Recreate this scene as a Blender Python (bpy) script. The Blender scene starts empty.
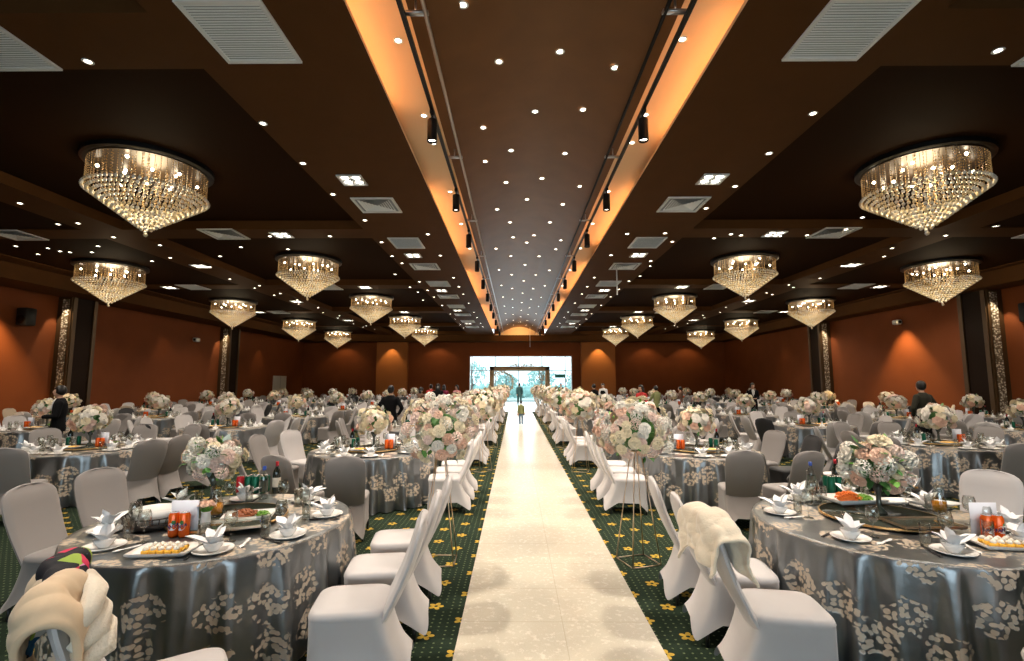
import bpy, math, random
import numpy as np
from mathutils import Vector, Matrix, Euler
PI = math.pi
random.seed(7)
C = bpy.context.scene.collection
scene = bpy.context.scene

# ------------------------------------------------------------------ camera, world, exposure
F_PX = 495.0
cam_d = bpy.data.cameras.new('camera'); cam = bpy.data.objects.new('camera', cam_d); C.objects.link(cam)
cam_d.sensor_width = 36.0; cam_d.lens = F_PX / 1024 * 36.0; cam_d.clip_end = 300; cam_d.clip_start = 0.05
TILT = math.radians(5.95); YAW = math.radians(0.4)
CAM = Vector((-0.30, 0.0, 1.85))
cam.location = CAM; cam.rotation_euler = (PI / 2 + TILT, 0, YAW)
scene.camera = cam
CAM_R = Euler((PI / 2 + TILT, 0, YAW)).to_matrix()

world = bpy.data.worlds.new('sky'); scene.world = world; world.use_nodes = True
wn = world.node_tree.nodes; wn['Background'].inputs[0].default_value = (0.70, 0.86, 0.95, 1)
wn['Background'].inputs[1].default_value = 1.9
scene.view_settings.view_transform = 'Standard'; scene.view_settings.look = 'None'
scene.view_settings.gamma = 1; scene.view_settings.use_curve_mapping = False
scene.view_settings.exposure = 0.68
cy = scene.cycles
cy.use_denoising = True; cy.max_bounces = 7; cy.diffuse_bounces = 3; cy.glossy_bounces = 3
cy.transmission_bounces = 6; cy.transparent_max_bounces = 32; cy.caustics_reflective = False; cy.caustics_refractive = False
cy.sample_clamp_indirect = 3.0; cy.sample_clamp_direct = 12.0; cy.blur_glossy = 0.6

def lamp(name, kind, loc, power, color, parent=None, rot=(0, 0, 0), **kw):
    d = bpy.data.lights.new(name, kind); d.energy = power; d.color = color
    for k, v in kw.items(): setattr(d, k, v)
    o = bpy.data.objects.new(name, d); o.location = loc; o.rotation_euler = rot; o.parent = parent
    C.objects.link(o); return o
WARM = (1.0, 0.80, 0.58); NEUTRAL = (1.0, 0.87, 0.73); COOL = (0.72, 0.87, 1.0)
# daylight through the big foyer window wall behind the photographer
lamp('window_daylight', 'AREA', (0, -5.8, 2.4), 140, COOL, rot=(PI / 2, 0, 0), shape='RECTANGLE', size=9, size_y=2.6)
# daylight through the glazed foyer at the far end
lamp('foyer_daylight', 'AREA', (0.1, 47.4, 2.4), 450, (0.80, 0.93, 1.0), rot=(-PI / 2, 0, 0), shape='RECTANGLE', size=11, size_y=4.2)

def px(x, y, z):
    """the point of the level plane z that the photograph shows at pixel x, y"""
    d = CAM_R @ Vector(((x - 512) / F_PX, (330.5 - y) / F_PX, -1))
    t = (z - CAM.z) / d.z
    return CAM + d * t
def px_at(x, y, dist):
    """the point at depth `dist` (metres along the hall) that the photograph shows at pixel x, y"""
    d = CAM_R @ Vector(((x - 512) / F_PX, (330.5 - y) / F_PX, -1))
    return CAM + d * (dist / d.y)
CAM_I = CAM_R.inverted()
def project(p):
    q = CAM_I @ (Vector(p) - CAM)
    if q.z > -0.05: return None
    return (512 + F_PX * q.x / -q.z, 330.5 - F_PX * q.y / -q.z, -q.z)

# ------------------------------------------------------------------ materials
M = {}
def mat(name, col=(.8, .8, .8), rough=.5, metal=0, spec=.5, trans=0, ior=1.45, emit=None, es=0, sheen=0, sss=0, noise=None, coat=0):
    m = bpy.data.materials.new(name); m.use_nodes = True; nt = m.node_tree; b = nt.nodes['Principled BSDF']
    b.inputs['Base Color'].default_value = (*col, 1); b.inputs['Roughness'].default_value = rough
    b.inputs['Metallic'].default_value = metal; b.inputs['Specular IOR Level'].default_value = spec
    b.inputs['Transmission Weight'].default_value = trans; b.inputs['IOR'].default_value = ior
    b.inputs['Sheen Weight'].default_value = sheen; b.inputs['Coat Weight'].default_value = coat
    if emit: b.inputs['Emission Color'].default_value = (*emit, 1); b.inputs['Emission Strength'].default_value = es
    if noise:                                   # (scale, amount of colour variation, bump)
        sc_, amt, bump = noise
        tc = nt.nodes.new('ShaderNodeTexCoord'); n = nt.nodes.new('ShaderNodeTexNoise'); n.inputs['Scale'].default_value = sc_
        n.inputs['Detail'].default_value = 3
        nt.links.new(tc.outputs['Object'], n.inputs['Vector'])
        mx = nt.nodes.new('ShaderNodeMix'); mx.data_type = 'RGBA'
        mx.inputs['A'].default_value = (*[c * (1 - amt) for c in col], 1); mx.inputs['B'].default_value = (*[min(1, c * (1 + amt)) for c in col], 1)
        nt.links.new(n.outputs['Fac'], mx.inputs['Factor']); nt.links.new(mx.outputs['Result'], b.inputs['Base Color'])
        if bump:
            bp = nt.nodes.new('ShaderNodeBump'); bp.inputs['Strength'].default_value = bump; bp.inputs['Distance'].default_value = .01
            nt.links.new(n.outputs['Fac'], bp.inputs['Height']); nt.links.new(bp.outputs['Normal'], b.inputs['Normal'])
    M[name] = m; return m
class N:
    """tiny node-graph writer"""
    def __init__(s, m): s.nt = m.node_tree; s.b = s.nt.nodes['Principled BSDF']
    def n(s, t, **kw):
        x = s.nt.nodes.new(t)
        for k, v in kw.items(): setattr(x, k, v)
        return x
    def put(s, sock, v):
        if hasattr(v, 'is_output') or hasattr(v, 'links'): s.nt.links.new(v, sock)
        else: sock.default_value = v
    def m(s, op, a, b=0.0, c=0.0):
        x = s.n('ShaderNodeMath', operation=op); s.put(x.inputs[0], a); s.put(x.inputs[1], b); s.put(x.inputs[2], c); return x.outputs[0]
    def mix(s, f, a, b):
        x = s.n('ShaderNodeMix', data_type='RGBA'); s.put(x.inputs['Factor'], f)
        s.put(x.inputs['A'], (*a, 1) if isinstance(a, tuple) else a); s.put(x.inputs['B'], (*b, 1) if isinstance(b, tuple) else b); return x.outputs['Result']
    def coord(s, which='Object'):
        return s.n('ShaderNodeTexCoord').outputs[which]
    def xyz(s, v):
        x = s.n('ShaderNodeSeparateXYZ'); s.put(x.inputs[0], v); return x.outputs
    def noise(s, v, scale, detail=2, rough=.5):
        x = s.n('ShaderNodeTexNoise'); s.put(x.inputs['Vector'], v); x.inputs['Scale'].default_value = scale; x.inputs['Detail'].default_value = detail
        x.inputs['Roughness'].default_value = rough; return x.outputs
    def step(s, v, lo, hi):
        x = s.n('ShaderNodeMapRange', interpolation_type='SMOOTHSTEP'); s.put(x.inputs[0], v); x.inputs[1].default_value = lo; x.inputs[2].default_value = hi; return x.outputs[0]
    def bump(s, h, strength=.3, dist=.01):
        x = s.n('ShaderNodeBump'); s.put(x.inputs['Height'], h); x.inputs['Strength'].default_value = strength; x.inputs['Distance'].default_value = dist
        s.put(s.b.inputs['Normal'], x.outputs[0])

mat('coffer_brown', (.022, .0090, .0030), .8, spec=.04)
mat('ceiling_paint', (.082, .034, .0105), .65, spec=.06, noise=(3, .10, .05))
mat('vault_paint', (.17, .074, .023), .42, spec=.15, noise=(2.2, .18, .12))
mat('soffit_paint', (.035, .018, .010), .6)
mat('cove_paint', (.80, .60, .38), .6)
mat('dark_metal', (.012, .011, .011), .35, metal=.4)
mat('pipe_metal', (.45, .42, .40), .3, metal=.9)
mat('white_paint', (.82, .84, .84), .45)
mat('vent_paint', (.90, .95, .98), .5)
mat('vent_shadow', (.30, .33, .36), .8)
mat('led_orange', (1, .5, .2), emit=(1.0, .50, .21), es=7.5)
mat('lamp_glow', (1, 1, 1), emit=(1.0, .86, .66), es=9)
mat('spot_glow', (1, 1, 1), emit=(1.0, .90, .74), es=7)
mat('bulb_glow', (1, 1, 1), emit=(1.0, .84, .60), es=16)
mat('disc_metal', (.05, .03, .015), .4, metal=.6)
mat('gold_metal', (.75, .50, .22), .28, metal=1)
mat('champagne_metal', (.72, .55, .40), .3, metal=1)
mat('column_bronze', (.09, .05, .02), .45, metal=.4)
mat('column_dark', (.016, .008, .004), .6, spec=.1)
mat('satin_white', (.49, .465, .46), .55, sheen=.25, noise=(6, .04, .08))
mat('cover_shaded_grey', (.24, .22, .21), .6, sheen=.2)  # stands for white covers in shade; the shading is in the colour
mat('cover_black', (.018, .018, .02), .6, sheen=.1)
mat('leg_metal', (.05, .05, .05), .4, metal=.8)
mat('porcelain', (.90, .88, .85), .18, spec=.6, coat=.3)
mat('napkin', (.94, .94, .95), .8, sheen=.2)
mat('smoked_glass', (.06, .07, .055), .08, spec=.8, coat=.5)
mat('chopstick', (.015, .014, .014), .4)
mat('wine_glass_green', (.008, .012, .009), .08, spec=.8, coat=.5)
mat('wine_foil', (.30, .012, .02), .3, metal=.5)
mat('bottle_label', (.60, .57, .50), .6)
mat('blue_cap', (.02, .06, .30), .4)
mat('can_green', (.01, .12, .07), .3, metal=.5)
mat('can_red', (.45, .02, .03), .3, metal=.3)
mat('can_orange', (.85, .13, .01), .25, metal=.25, coat=.4)
mat('can_lid', (.7, .7, .7), .25, metal=1)
mat('can_logo', (.01, .03, .14), .4)
mat('can_leaf', (.02, .18, .04), .4)
mat('card', (.74, .76, .84), .7)
mat('juice', (.90, .36, .02), .15, spec=.5)
mat('custard', (.90, .48, .05), .45, noise=(60, .15, .2))
mat('cream', (.88, .84, .74), .5)
mat('carrot', (.85, .20, .03), .5, noise=(80, .3, .3))
mat('salad_green', (.13, .30, .03), .5, noise=(40, .4, .2))
mat('meat', (.30, .09, .03), .45, noise=(50, .4, .3))
mat('bread', (.72, .38, .12), .6, noise=(30, .25, .1))
mat('wicker', (.03, .022, .018), .6, noise=(120, .5, .5))
mat('rose_white', (.84, .79, .70), .7, sheen=.2)
mat('rose_cream', (.82, .71, .50), .7, sheen=.2)
mat('rose_blush', (.82, .62, .53), .7, sheen=.2)
mat('rose_peach', (.82, .54, .40), .7, sheen=.2)
mat('leaf_green', (.06, .18, .04), .5, noise=(30, .4, .1))
mat('leaf_bright', (.14, .36, .05), .5)
mat('leaf_dusty', (.26, .33, .31), .6)
mat('skin', (.55, .33, .23), .5)
mat('hair', (.012, .010, .009), .4)
mat('suit_black', (.006, .006, .007), .85, spec=.15)
mat('shirt_white', (.7, .7, .7), .7)
mat('red_cloth', (.55, .03, .03), .7)
mat('maroon_cloth', (.22, .01, .05), .7)
mat('pink_cloth', (.72, .30, .30), .7)
mat('olive_cloth', (.018, .016, .007), .8)
mat('green_cloth', (.22, .24, .10), .8)
mat('brown_cloth', (.16, .09, .06), .8)
mat('denim', (.07, .12, .19), .8)
mat('teal_cloth', (.05, .13, .14), .8)
mat('eye_dark', (.01, .01, .01), .2)
mat('lips', (.35, .10, .08), .5)
mat('fleece', (.80, .69, .53), .95, sheen=.6, noise=(90, .05, .35))
mat('coat_beige', (.62, .47, .31), .75, sheen=.2, noise=(14, .06, .2))
mat('coat_lining', (.74, .66, .53), .95, sheen=.5, noise=(80, .08, .5))
mat('foyer_paint', (.75, .80, .80), .6)
mat('foyer_floor', (.62, .62, .60), .2, spec=.6)
mat('white_door', (.66, .66, .62), .5)
mat('exit_green', (.01, .09, .06), .4, emit=(.02, .3, .2), es=.05)
mat('screen_white', (.7, .8, .8), .4)
mat('speaker_black', (.015, .015, .015), .6)
mat('hazy_lawn', (.55, .66, .62), .8, noise=(1.5, .5, 0))  # haze lightens the lawn colour itself
mat('hazy_green', (.40, .58, .55), .8, noise=(3, .6, 0))  # outdoor haze is put into this pale green
mat('window_glass', (.9, .97, .97), .02, trans=1, ior=1.02)
mat('arch_frame', (.42, .30, .17), .5, noise=(5, .1, 0))
mat('table_board', (.3, .2, .1), .6)

# crystal beads: cut glass that also scatters the bulbs' light
m = mat('crystal', (1.0, .90, .78), .12, spec=1.0, trans=.12, ior=1.5, coat=.6)
g = N(m)
g.put(g.b.inputs['Base Color'], g.mix(g.step(g.noise(g.coord('Object'), 9, 0)[0], .40, .60), (.95, .78, .50), (1, .96, .90)))
m = mat('crystal_small', (.75, .50, .24), .15, spec=1.0, trans=.3, ior=1.5, coat=.4)
m = mat('mirror_mosaic', (.6, .58, .5), .35, metal=.25)
g = N(m); vo = g.n('ShaderNodeTexVoronoi'); vo.inputs['Scale'].default_value = 14
g.put(vo.inputs['Vector'], g.coord('Object')); g.put(g.b.inputs['Base Color'], g.mix(g.step(vo.outputs['Distance'], .2, .6), (.9, .85, .7), (.2, .16, .1)))
g.bump(vo.outputs['Distance'], 1, .03)

# wall cloth panels, rust orange
def thin_glass(name, tint, k):
    m = bpy.data.materials.new(name); m.use_nodes = True; nt = m.node_tree; nt.nodes.clear()
    o = nt.nodes.new('ShaderNodeOutputMaterial'); mx = nt.nodes.new('ShaderNodeMixShader'); t = nt.nodes.new('ShaderNodeBsdfTransparent'); gl = nt.nodes.new('ShaderNodeBsdfGlossy')
    lw = nt.nodes.new('ShaderNodeLayerWeight'); lw.inputs['Blend'].default_value = .5; t.inputs['Color'].default_value = (*tint, 1); gl.inputs['Roughness'].default_value = .04
    pw = nt.nodes.new('ShaderNodeMath'); pw.operation = 'POWER'; pw.inputs[1].default_value = 2.2; nt.links.new(lw.outputs['Facing'], pw.inputs[0]); ma = nt.nodes.new('ShaderNodeMath'); ma.operation = 'MULTIPLY_ADD'; ma.inputs[1].default_value = k * 2.2; ma.inputs[2].default_value = .09; nt.links.new(pw.outputs[0], ma.inputs[0]); nt.links.new(ma.outputs[0], mx.inputs[0]); nt.links.new(t.outputs[0], mx.inputs[1]); nt.links.new(gl.outputs[0], mx.inputs[2]); nt.links.new(mx.outputs[0], o.inputs[0]); M[name] = m
thin_glass('glass', (.93, .94, .92), .30); thin_glass('far_glass', (.90, .91, .88), .42)
m = mat('wall_cloth', (.30, .085, .020), .75, spec=.25); g = N(m)
co = g.coord('Object'); x, y, z = g.xyz(co)
w = g.noise(co, 1.1, 3)[0]; fine = g.noise(co, 60, 2)[0]
g.put(g.b.inputs['Base Color'], g.mix(w, (.17, .044, .0105), (.225, .062, .0165))); g.bump(fine, .25, .004)
mat('pilaster_cloth', (.36, .13, .035), .7, spec=.25, noise=(40, .06, .1))

# carpet: dark green with a lattice of yellow flowers and small dots
m = mat('carpet', (.01, .02, .012), .95, spec=.1); g = N(m)
co = g.coord('Object'); x, y, z = g.xyz(co)
def lattice(px_, py_, off, cell):
    u = g.m('SUBTRACT', g.m('FRACT', g.m('ADD', g.m('DIVIDE', px_, cell), off)), .5)
    v = g.m('SUBTRACT', g.m('FRACT', g.m('ADD', g.m('DIVIDE', py_, cell), off)), .5)
    r = g.m('SQRT', g.m('ADD', g.m('MULTIPLY', u, u), g.m('MULTIPLY', v, v))); return u, v, r
def flower(off):
    u, v, r = lattice(x, y, off, .48)
    th = g.m('ARCTAN2', v, u)
    lim = g.m('MULTIPLY_ADD', g.m('ABSOLUTE', g.m('COSINE', g.m('MULTIPLY', th, 2.5))), .075, .060)
    body = g.m('LESS_THAN', r, lim); hole = g.m('LESS_THAN', r, .032)
    return g.m('SUBTRACT', body, hole), r
f1, r1 = flower(0.0); f2, r2 = flower(0.5)
fl = g.m('MAXIMUM', f1, f2)
_, _, rd = lattice(x, y, .25, .06)
dots = g.m('MULTIPLY', g.m('LESS_THAN', rd, .14), g.m('MULTIPLY', g.m('GREATER_THAN', r1, .22), g.m('GREATER_THAN', r2, .22)))
base = g.mix(g.noise(co, 45, 2)[0], (.007, .016, .010), (.022, .034, .020))
c1 = g.mix(dots, base, (.12, .15, .08)); c2 = g.mix(fl, c1, g.mix(g.noise(co, 22, 2)[0], (.26, .16, .02), (.62, .42, .07)))
g.put(g.b.inputs['Base Color'], c2); g.bump(g.noise(co, 160, 2)[0], .5, .006)

# aisle runner: cream speckled vinyl with faint joints
m = mat('runner_vinyl', (.62, .55, .42), .25, spec=.55); g = N(m)
co = g.coord('Object'); x, y, z = g.xyz(co)
speck = g.step(g.noise(co, 22, 4, .75)[0], .54, .64); mott = g.noise(co, 90, 2)[0]
c = g.mix(speck, g.mix(mott, (.47, .43, .345), (.55, .51, .42)), (.63, .59, .50))
jy = g.m('LESS_THAN', g.m('ABSOLUTE', g.m('SUBTRACT', g.m('FRACT', g.m('DIVIDE', y, .62)), .5)), .006)
jx = g.m('LESS_THAN', g.m('ABSOLUTE', g.m('SUBTRACT', x, .06)), .003)
g.put(g.b.inputs['Base Color'], g.mix(g.m('MULTIPLY', g.m('MAXIMUM', jx, jy), .55), c, (.36, .32, .24)))
g.put(g.b.inputs['Roughness'], g.m('MULTIPLY_ADD', mott, .10, .20)); g.bump(g.noise(co, 1.2, 2)[0], .12, .02)

# grey satin cloth with beige flower embroidery; UV is in metres round and down the cloth
m = mat('satin_cloth', (.16, .17, .18), .27, metal=.8, spec=.7); g = N(m)
uv = g.n('ShaderNodeUVMap').outputs[0]
nz = g.noise(uv, 7, 3); wob = g.n('ShaderNodeVectorMath', operation='MULTIPLY_ADD')
g.put(wob.inputs[0], nz[1]); wob.inputs[1].default_value = (.05, .05, 0); g.put(wob.inputs[2], uv)
va = g.n('ShaderNodeTexVoronoi', voronoi_dimensions='2D'); va.inputs['Scale'].default_value = 3.1; va.inputs['Randomness'].default_value = .7
g.put(va.inputs['Vector'], wob.outputs[0])
vb = g.n('ShaderNodeTexVoronoi', voronoi_dimensions='2D'); vb.inputs['Scale'].default_value = 33; vb.inputs['Randomness'].default_value = .95
g.put(vb.inputs['Vector'], wob.outputs[0])
ragged = g.m('ADD', va.outputs['Distance'], g.m('MULTIPLY', g.m('SUBTRACT', g.noise(uv, 11, 2)[0], .5), .5))
motif = g.m('SUBTRACT', 1.0, g.step(ragged, .33, .37))
petal = g.m('SUBTRACT', 1.0, g.step(vb.outputs['Distance'], .46, .56))
vc = g.n('ShaderNodeTexVoronoi', voronoi_dimensions='2D'); vc.inputs['Scale'].default_value = 33; g.put(vc.inputs['Vector'], wob.outputs[0])
leafy = g.step(g.xyz(vc.outputs['Color'])[0], .20, .22)
fl = g.m('MULTIPLY', g.m('MULTIPLY', motif, petal), leafy)
g.put(g.b.inputs['Base Color'], g.mix(fl, g.mix(nz[0], (.19, .205, .215), (.26, .275, .285)), (.52, .43, .33)))
g.put(g.b.inputs['Metallic'], g.m('MULTIPLY', g.m('SUBTRACT', 1, fl), .85))
g.put(g.b.inputs['Roughness'], g.m('MULTIPLY_ADD', fl, .30, .30)); g.bump(g.m('ADD', g.m('MULTIPLY', fl, .6), g.m('MULTIPLY', g.noise(uv, 9, 3)[0], .8)), .35, .012)

# flowered scarf: black with pink, green and blue blotches
m = mat('scarf_print', (.01, .01, .015), .8); g = N(m); co = g.coord('Object')
v1 = g.n('ShaderNodeTexVoronoi'); v1.inputs['Scale'].default_value = 15; g.put(v1.inputs['Vector'], co)
cr = g.n('ShaderNodeValToRGB'); cr.color_ramp.interpolation = 'CONSTANT'; e = cr.color_ramp.elements
e[0].position = 0; e[0].color = (.008, .008, .012, 1); e[1].position = .38; e[1].color = (.55, .03, .09, 1)
for p_, c_ in ((.53, (.30, .42, .06, 1)), (.66, (.62, .22, .42, 1)), (.76, (.02, .10, .20, 1)), (.86, (.01, .01, .015, 1)), (.95, (.75, .70, .62, 1))):
    q = e.new(p_); q.color = c_
g.put(cr.inputs[0], g.xyz(v1.outputs['Color'])[0]); g.put(g.b.inputs['Base Color'], cr.outputs[0])

# ------------------------------------------------------------------ mesh helpers
class MB:
    def __init__(s): s.v = []; s.f = []; s.mi = []; s.uv = None; s.cur = 0
    def add(s, vs, fs, mtx=None):
        o = len(s.v)
        if mtx is not None: vs = [mtx @ Vector(p) for p in vs]
        s.v += [tuple(p) for p in vs]; s.f += [tuple(i + o for i in f) for f in fs]; s.mi += [s.cur] * len(fs); return s
    def box(s, c, d, mtx=None, bev=0):
        x, y, z = d[0] / 2, d[1] / 2, d[2] / 2
        if bev <= 0:
            vs = [(c[0] + a * x, c[1] + b * y, c[2] + e * z) for a in (-1, 1) for b in (-1, 1) for e in (-1, 1)]
            fs = [(0, 1, 3, 2), (4, 6, 7, 5), (0, 4, 5, 1), (2, 3, 7, 6), (0, 2, 6, 4), (1, 5, 7, 3)]
            return s.add(vs, fs, mtx)
        b = min(bev, x * .9, y * .9, z * .9)      # chamfered box as stacked octagon rings
        vs = []; fs = []
        rings = ((-z, b), (-z + b, 0), (z - b, 0), (z, b))
        for zz, ins in rings:
            X, Y = x - ins, y - ins
            for (sx, sy, w) in ((1, -1, 0), (1, -1, 1), (1, 1, 1), (1, 1, 0), (-1, 1, 0), (-1, 1, 1), (-1, -1, 1), (-1, -1, 0)):
                vs.append((c[0] + sx * (X - (0 if w else b) * 1.0), c[1] + sy * (Y - (b if w else 0)), c[2] + zz))
        for r in range(3):
            for k in range(8): fs.append((r * 8 + k, r * 8 + (k + 1) % 8, r * 8 + 8 + (k + 1) % 8, r * 8 + 8 + k))
        fs.append(tuple(range(7, -1, -1))); fs.append(tuple(range(24, 32)))
        return s.add(vs, fs, mtx)
    def lathe(s, prof, n=24, mtx=None, c=(0, 0, 0), sx=1, sy=1):
        vs = []; fs = []; k = len(prof)
        for j in range(n):
            a = 2 * PI * j / n; ca, sa = math.cos(a), math.sin(a)
            for r, z in prof: vs.append((c[0] + r * ca * sx, c[1] + r * sa * sy, c[2] + z))
        for j in range(n):
            q = (j + 1) % n
            for i in range(k - 1):
                if prof[i][0] < 1e-6 and prof[i + 1][0] < 1e-6: continue
                if prof[i][0] < 1e-6: fs.append((j * k + i, q * k + i + 1, j * k + i + 1))
                elif prof[i + 1][0] < 1e-6: fs.append((j * k + i, q * k + i, j * k + i + 1))
                else: fs.append((j * k + i, q * k + i, q * k + i + 1, j * k + i + 1))
        return s.add(vs, fs, mtx)
    def tube(s, pts, rad, n=8, mtx=None, flat=1.0):
        pts = [Vector(p) for p in pts]; rr = rad if hasattr(rad, '__len__') else [rad] * len(pts)
        vs = []; fs = []; up = None
        for i, p in enumerate(pts):
            t = (pts[min(i + 1, len(pts) - 1)] - pts[max(i - 1, 0)]).normalized()
            if up is None: up = Vector((0, 0, 1)) if abs(t.z) < .9 else Vector((0, 1, 0))
            a = t.cross(up).normalized(); b = a.cross(t).normalized(); up = b
            for j in range(n):
                th = 2 * PI * j / n; vs.append(p + (a * math.cos(th) + b * math.sin(th) * flat) * rr[i])
        for i in range(len(pts) - 1):
            for j in range(n): fs.append((i * n + j, i * n + (j + 1) % n, (i + 1) * n + (j + 1) % n, (i + 1) * n + j))
        fs.append(tuple(range(n - 1, -1, -1))); fs.append(tuple((len(pts) - 1) * n + j for j in range(n)))
        return s.add(vs, fs, mtx)
    def ball(s, c, r, n=10, m=6, mtx=None, sc=(1, 1, 1)):
        prof = [(r * math.sin(PI * i / m), -r * math.cos(PI * i / m)) for i in range(m + 1)]
        prof[0] = (0, -r); prof[-1] = (0, r)
        T = Matrix.Translation(c) @ Matrix.Diagonal((*sc, 1))
        return s.lathe(prof, n, T if mtx is None else mtx @ T)
    def ico(s, c, r): 
        return s.add([(c[0] + r * p[0], c[1] + r * p[1], c[2] + r * p[2]) for p in ICO_V], ICO_F)
    def octa(s, c, r, h=None):
        h = h or r
        return s.add([(c[0] + r, c[1], c[2]), (c[0], c[1] + r, c[2]), (c[0] - r, c[1], c[2]), (c[0], c[1] - r, c[2]), (c[0], c[1], c[2] + h), (c[0], c[1], c[2] - h)],
                     [(0, 1, 4), (1, 2, 4), (2, 3, 4), (3, 0, 4), (1, 0, 5), (2, 1, 5), (3, 2, 5), (0, 3, 5)])
    def grid(s, P):
        """P[i][j] points"""
        a = len(P); b = len(P[0]); vs = [p for r in P for p in r]
        return s.add(vs, [(i * b + j, i * b + j + 1, (i + 1) * b + j + 1, (i + 1) * b + j) for i in range(a - 1) for j in range(b - 1)])
    def mesh(s, name, mats, smooth=True):
        me = bpy.data.meshes.new(name); me.from_pydata(s.v, [], s.f)
        for m_ in (mats if isinstance(mats, (list, tuple)) else [mats]): me.materials.append(M[m_])
        if smooth: me.polygons.foreach_set('use_smooth', [True] * len(s.f))
        if max(s.mi, default=0) > 0: me.polygons.foreach_set('material_index', s.mi)
        me.update(); return me
    def build(s, name, mats, parent=None, smooth=True, **kw):
        o = bpy.data.objects.new(name, s.mesh(name, mats, smooth)); C.objects.link(o)
        if parent is not None: o.parent = parent
        for k, v in kw.items(): o[k] = v
        return o
t_ = (1 + 5 ** .5) / 2; _n = (1 + t_ * t_) ** .5
ICO_V = [(a / _n, b / _n, c / _n) for a, b, c in ((-1, t_, 0), (1, t_, 0), (-1, -t_, 0), (1, -t_, 0), (0, -1, t_), (0, 1, t_), (0, -1, -t_), (0, 1, -t_), (t_, 0, -1), (t_, 0, 1), (-t_, 0, -1), (-t_, 0, 1))]
ICO_F = [(0, 11, 5), (0, 5, 1), (0, 1, 7), (0, 7, 10), (0, 10, 11), (1, 5, 9), (5, 11, 4), (11, 10, 2), (10, 7, 6), (7, 1, 8), (3, 9, 4), (3, 4, 2), (3, 2, 6), (3, 6, 8), (3, 8, 9), (4, 9, 5), (2, 4, 11), (6, 2, 10), (8, 6, 7), (9, 8, 1)]

def tag(o, label=None, cat=None, group=None, kind=None):
    if label: o['label'] = label
    if cat: o['category'] = cat
    if group: o['group'] = group
    if kind: o['kind'] = kind
    return o
def empty(name, loc=(0, 0, 0), rz=0, label=None, cat=None, group=None):
    o = bpy.data.objects.new(name, None); C.objects.link(o); o.location = loc; o.rotation_euler = (0, 0, rz); o.empty_display_size = .1
    return tag(o, label, cat, group)
def inst(name, me, parent=None, loc=(0, 0, 0), rz=0, label=None, cat=None, group=None, kind=None, scale=None):
    o = bpy.data.objects.new(name, me); C.objects.link(o); o.location = loc; o.rotation_euler = (0, 0, rz)
    if parent is not None: o.parent = parent
    if scale: o.scale = scale if hasattr(scale, '__len__') else (scale,) * 3
    return tag(o, label, cat, group, kind)
def struct(o): o['kind'] = 'structure'; return o
def ordw(n):
    if n < 16: return ORD[n]
    t = ['', '', 'twent', 'thirt', 'fort', 'fift', 'sixt'][n // 10] if n >= 20 else ''
    if n < 20: return ['sixteenth', 'seventeenth', 'eighteenth', 'nineteenth'][n - 16]
    return t + 'ieth' if n % 10 == 0 else t + 'y-' + ORD[n % 10]
ORD = ['', 'first', 'second', 'third', 'fourth', 'fifth', 'sixth', 'seventh', 'eighth', 'ninth', 'tenth', 'eleventh', 'twelfth', 'thirteenth', 'fourteenth', 'fifteenth']
# ------------------------------------------------------------------ the room
XL, XR, YF, YB, HC, HS = -17.5, 16.5, -6.0, 40.0, 5.55, 5.05
def plane_obj(name, quad, m_):
    mb = MB(); mb.add(quad, [tuple(range(len(quad)))]); return struct(mb.build(name, m_, smooth=False))
mb = MB(); mb.box(((XL + XR) / 2, (YF + YB) / 2, -.05), (XR - XL, YB - YF, .1)); struct(mb.build('floor', 'carpet', smooth=False))
mb = MB(); mb.box(((XL - .1), (YF + YB) / 2, 2.9), (.2, YB - YF, 5.8)); struct(mb.build('wall_left', 'wall_cloth', smooth=False))
mb = MB(); mb.box(((XR + .1), (YF + YB) / 2, 2.9), (.2, YB - YF, 5.8)); struct(mb.build('wall_right', 'wall_cloth', smooth=False))
# back wall round the wide foyer opening
OX0, OX1, OZ = -4.0, 4.25, 3.95
mb = MB(); mb.box(((XL + OX0) / 2, YB + .1, 2.9), (OX0 - XL, .2, 5.8)); mb.box(((XR + OX1) / 2, YB + .1, 2.9), (XR - OX1, .2, 5.8))
mb.box(((OX0 + OX1) / 2, YB + .1, (OZ + 5.8) / 2), (OX1 - OX0, .2, 5.8 - OZ)); struct(mb.build('wall_back', 'wall_cloth', smooth=False))
# the wall behind the photographer is a window wall
mb = MB(); mb.box(((XL + XR) / 2, YF - .1, 5.0), (XR - XL, .2, 1.6)); mb.box((XL + 2.2, YF - .1, 2.1), (4.4, .2, 4.2)); mb.box((XR - 2.2, YF - .1, 2.1), (4.4, .2, 4.2))
mb.box((XL + 8.2, YF - .1, 2.1), (7.6, .2, 4.2)); mb.box((XR - 8.2, YF - .1, 2.1), (7.6, .2, 4.2)); mb.box(((XL + XR) / 2, YF - .1, .4), (10.2, .2, .8))
struct(mb.build('wall_front', 'wall_cloth', smooth=False))
mb = MB()
for k in range(6): mb.box((-.5 - 5 + 10 * k / 5, YF - .1, 2.5), (.1, .12, 3.4))
w1 = struct(mb.build('window_1', 'dark_metal', smooth=False))
mb = MB(); mb.box((-.5, YF - .1, 2.5), (10.0, .012, 3.4)); p_ = struct(mb.build('window_pane', 'glass', smooth=False)); p_.parent = w1
# skirting
for s_, xx in (('left', XL + .015), ('right', XR - .015)):
    mb = MB(); mb.box((xx, (YF + YB) / 2, .06), (.03, YB - YF, .12)); struct(mb.build('baseboard_' + s_, 'column_dark', smooth=False))

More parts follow.
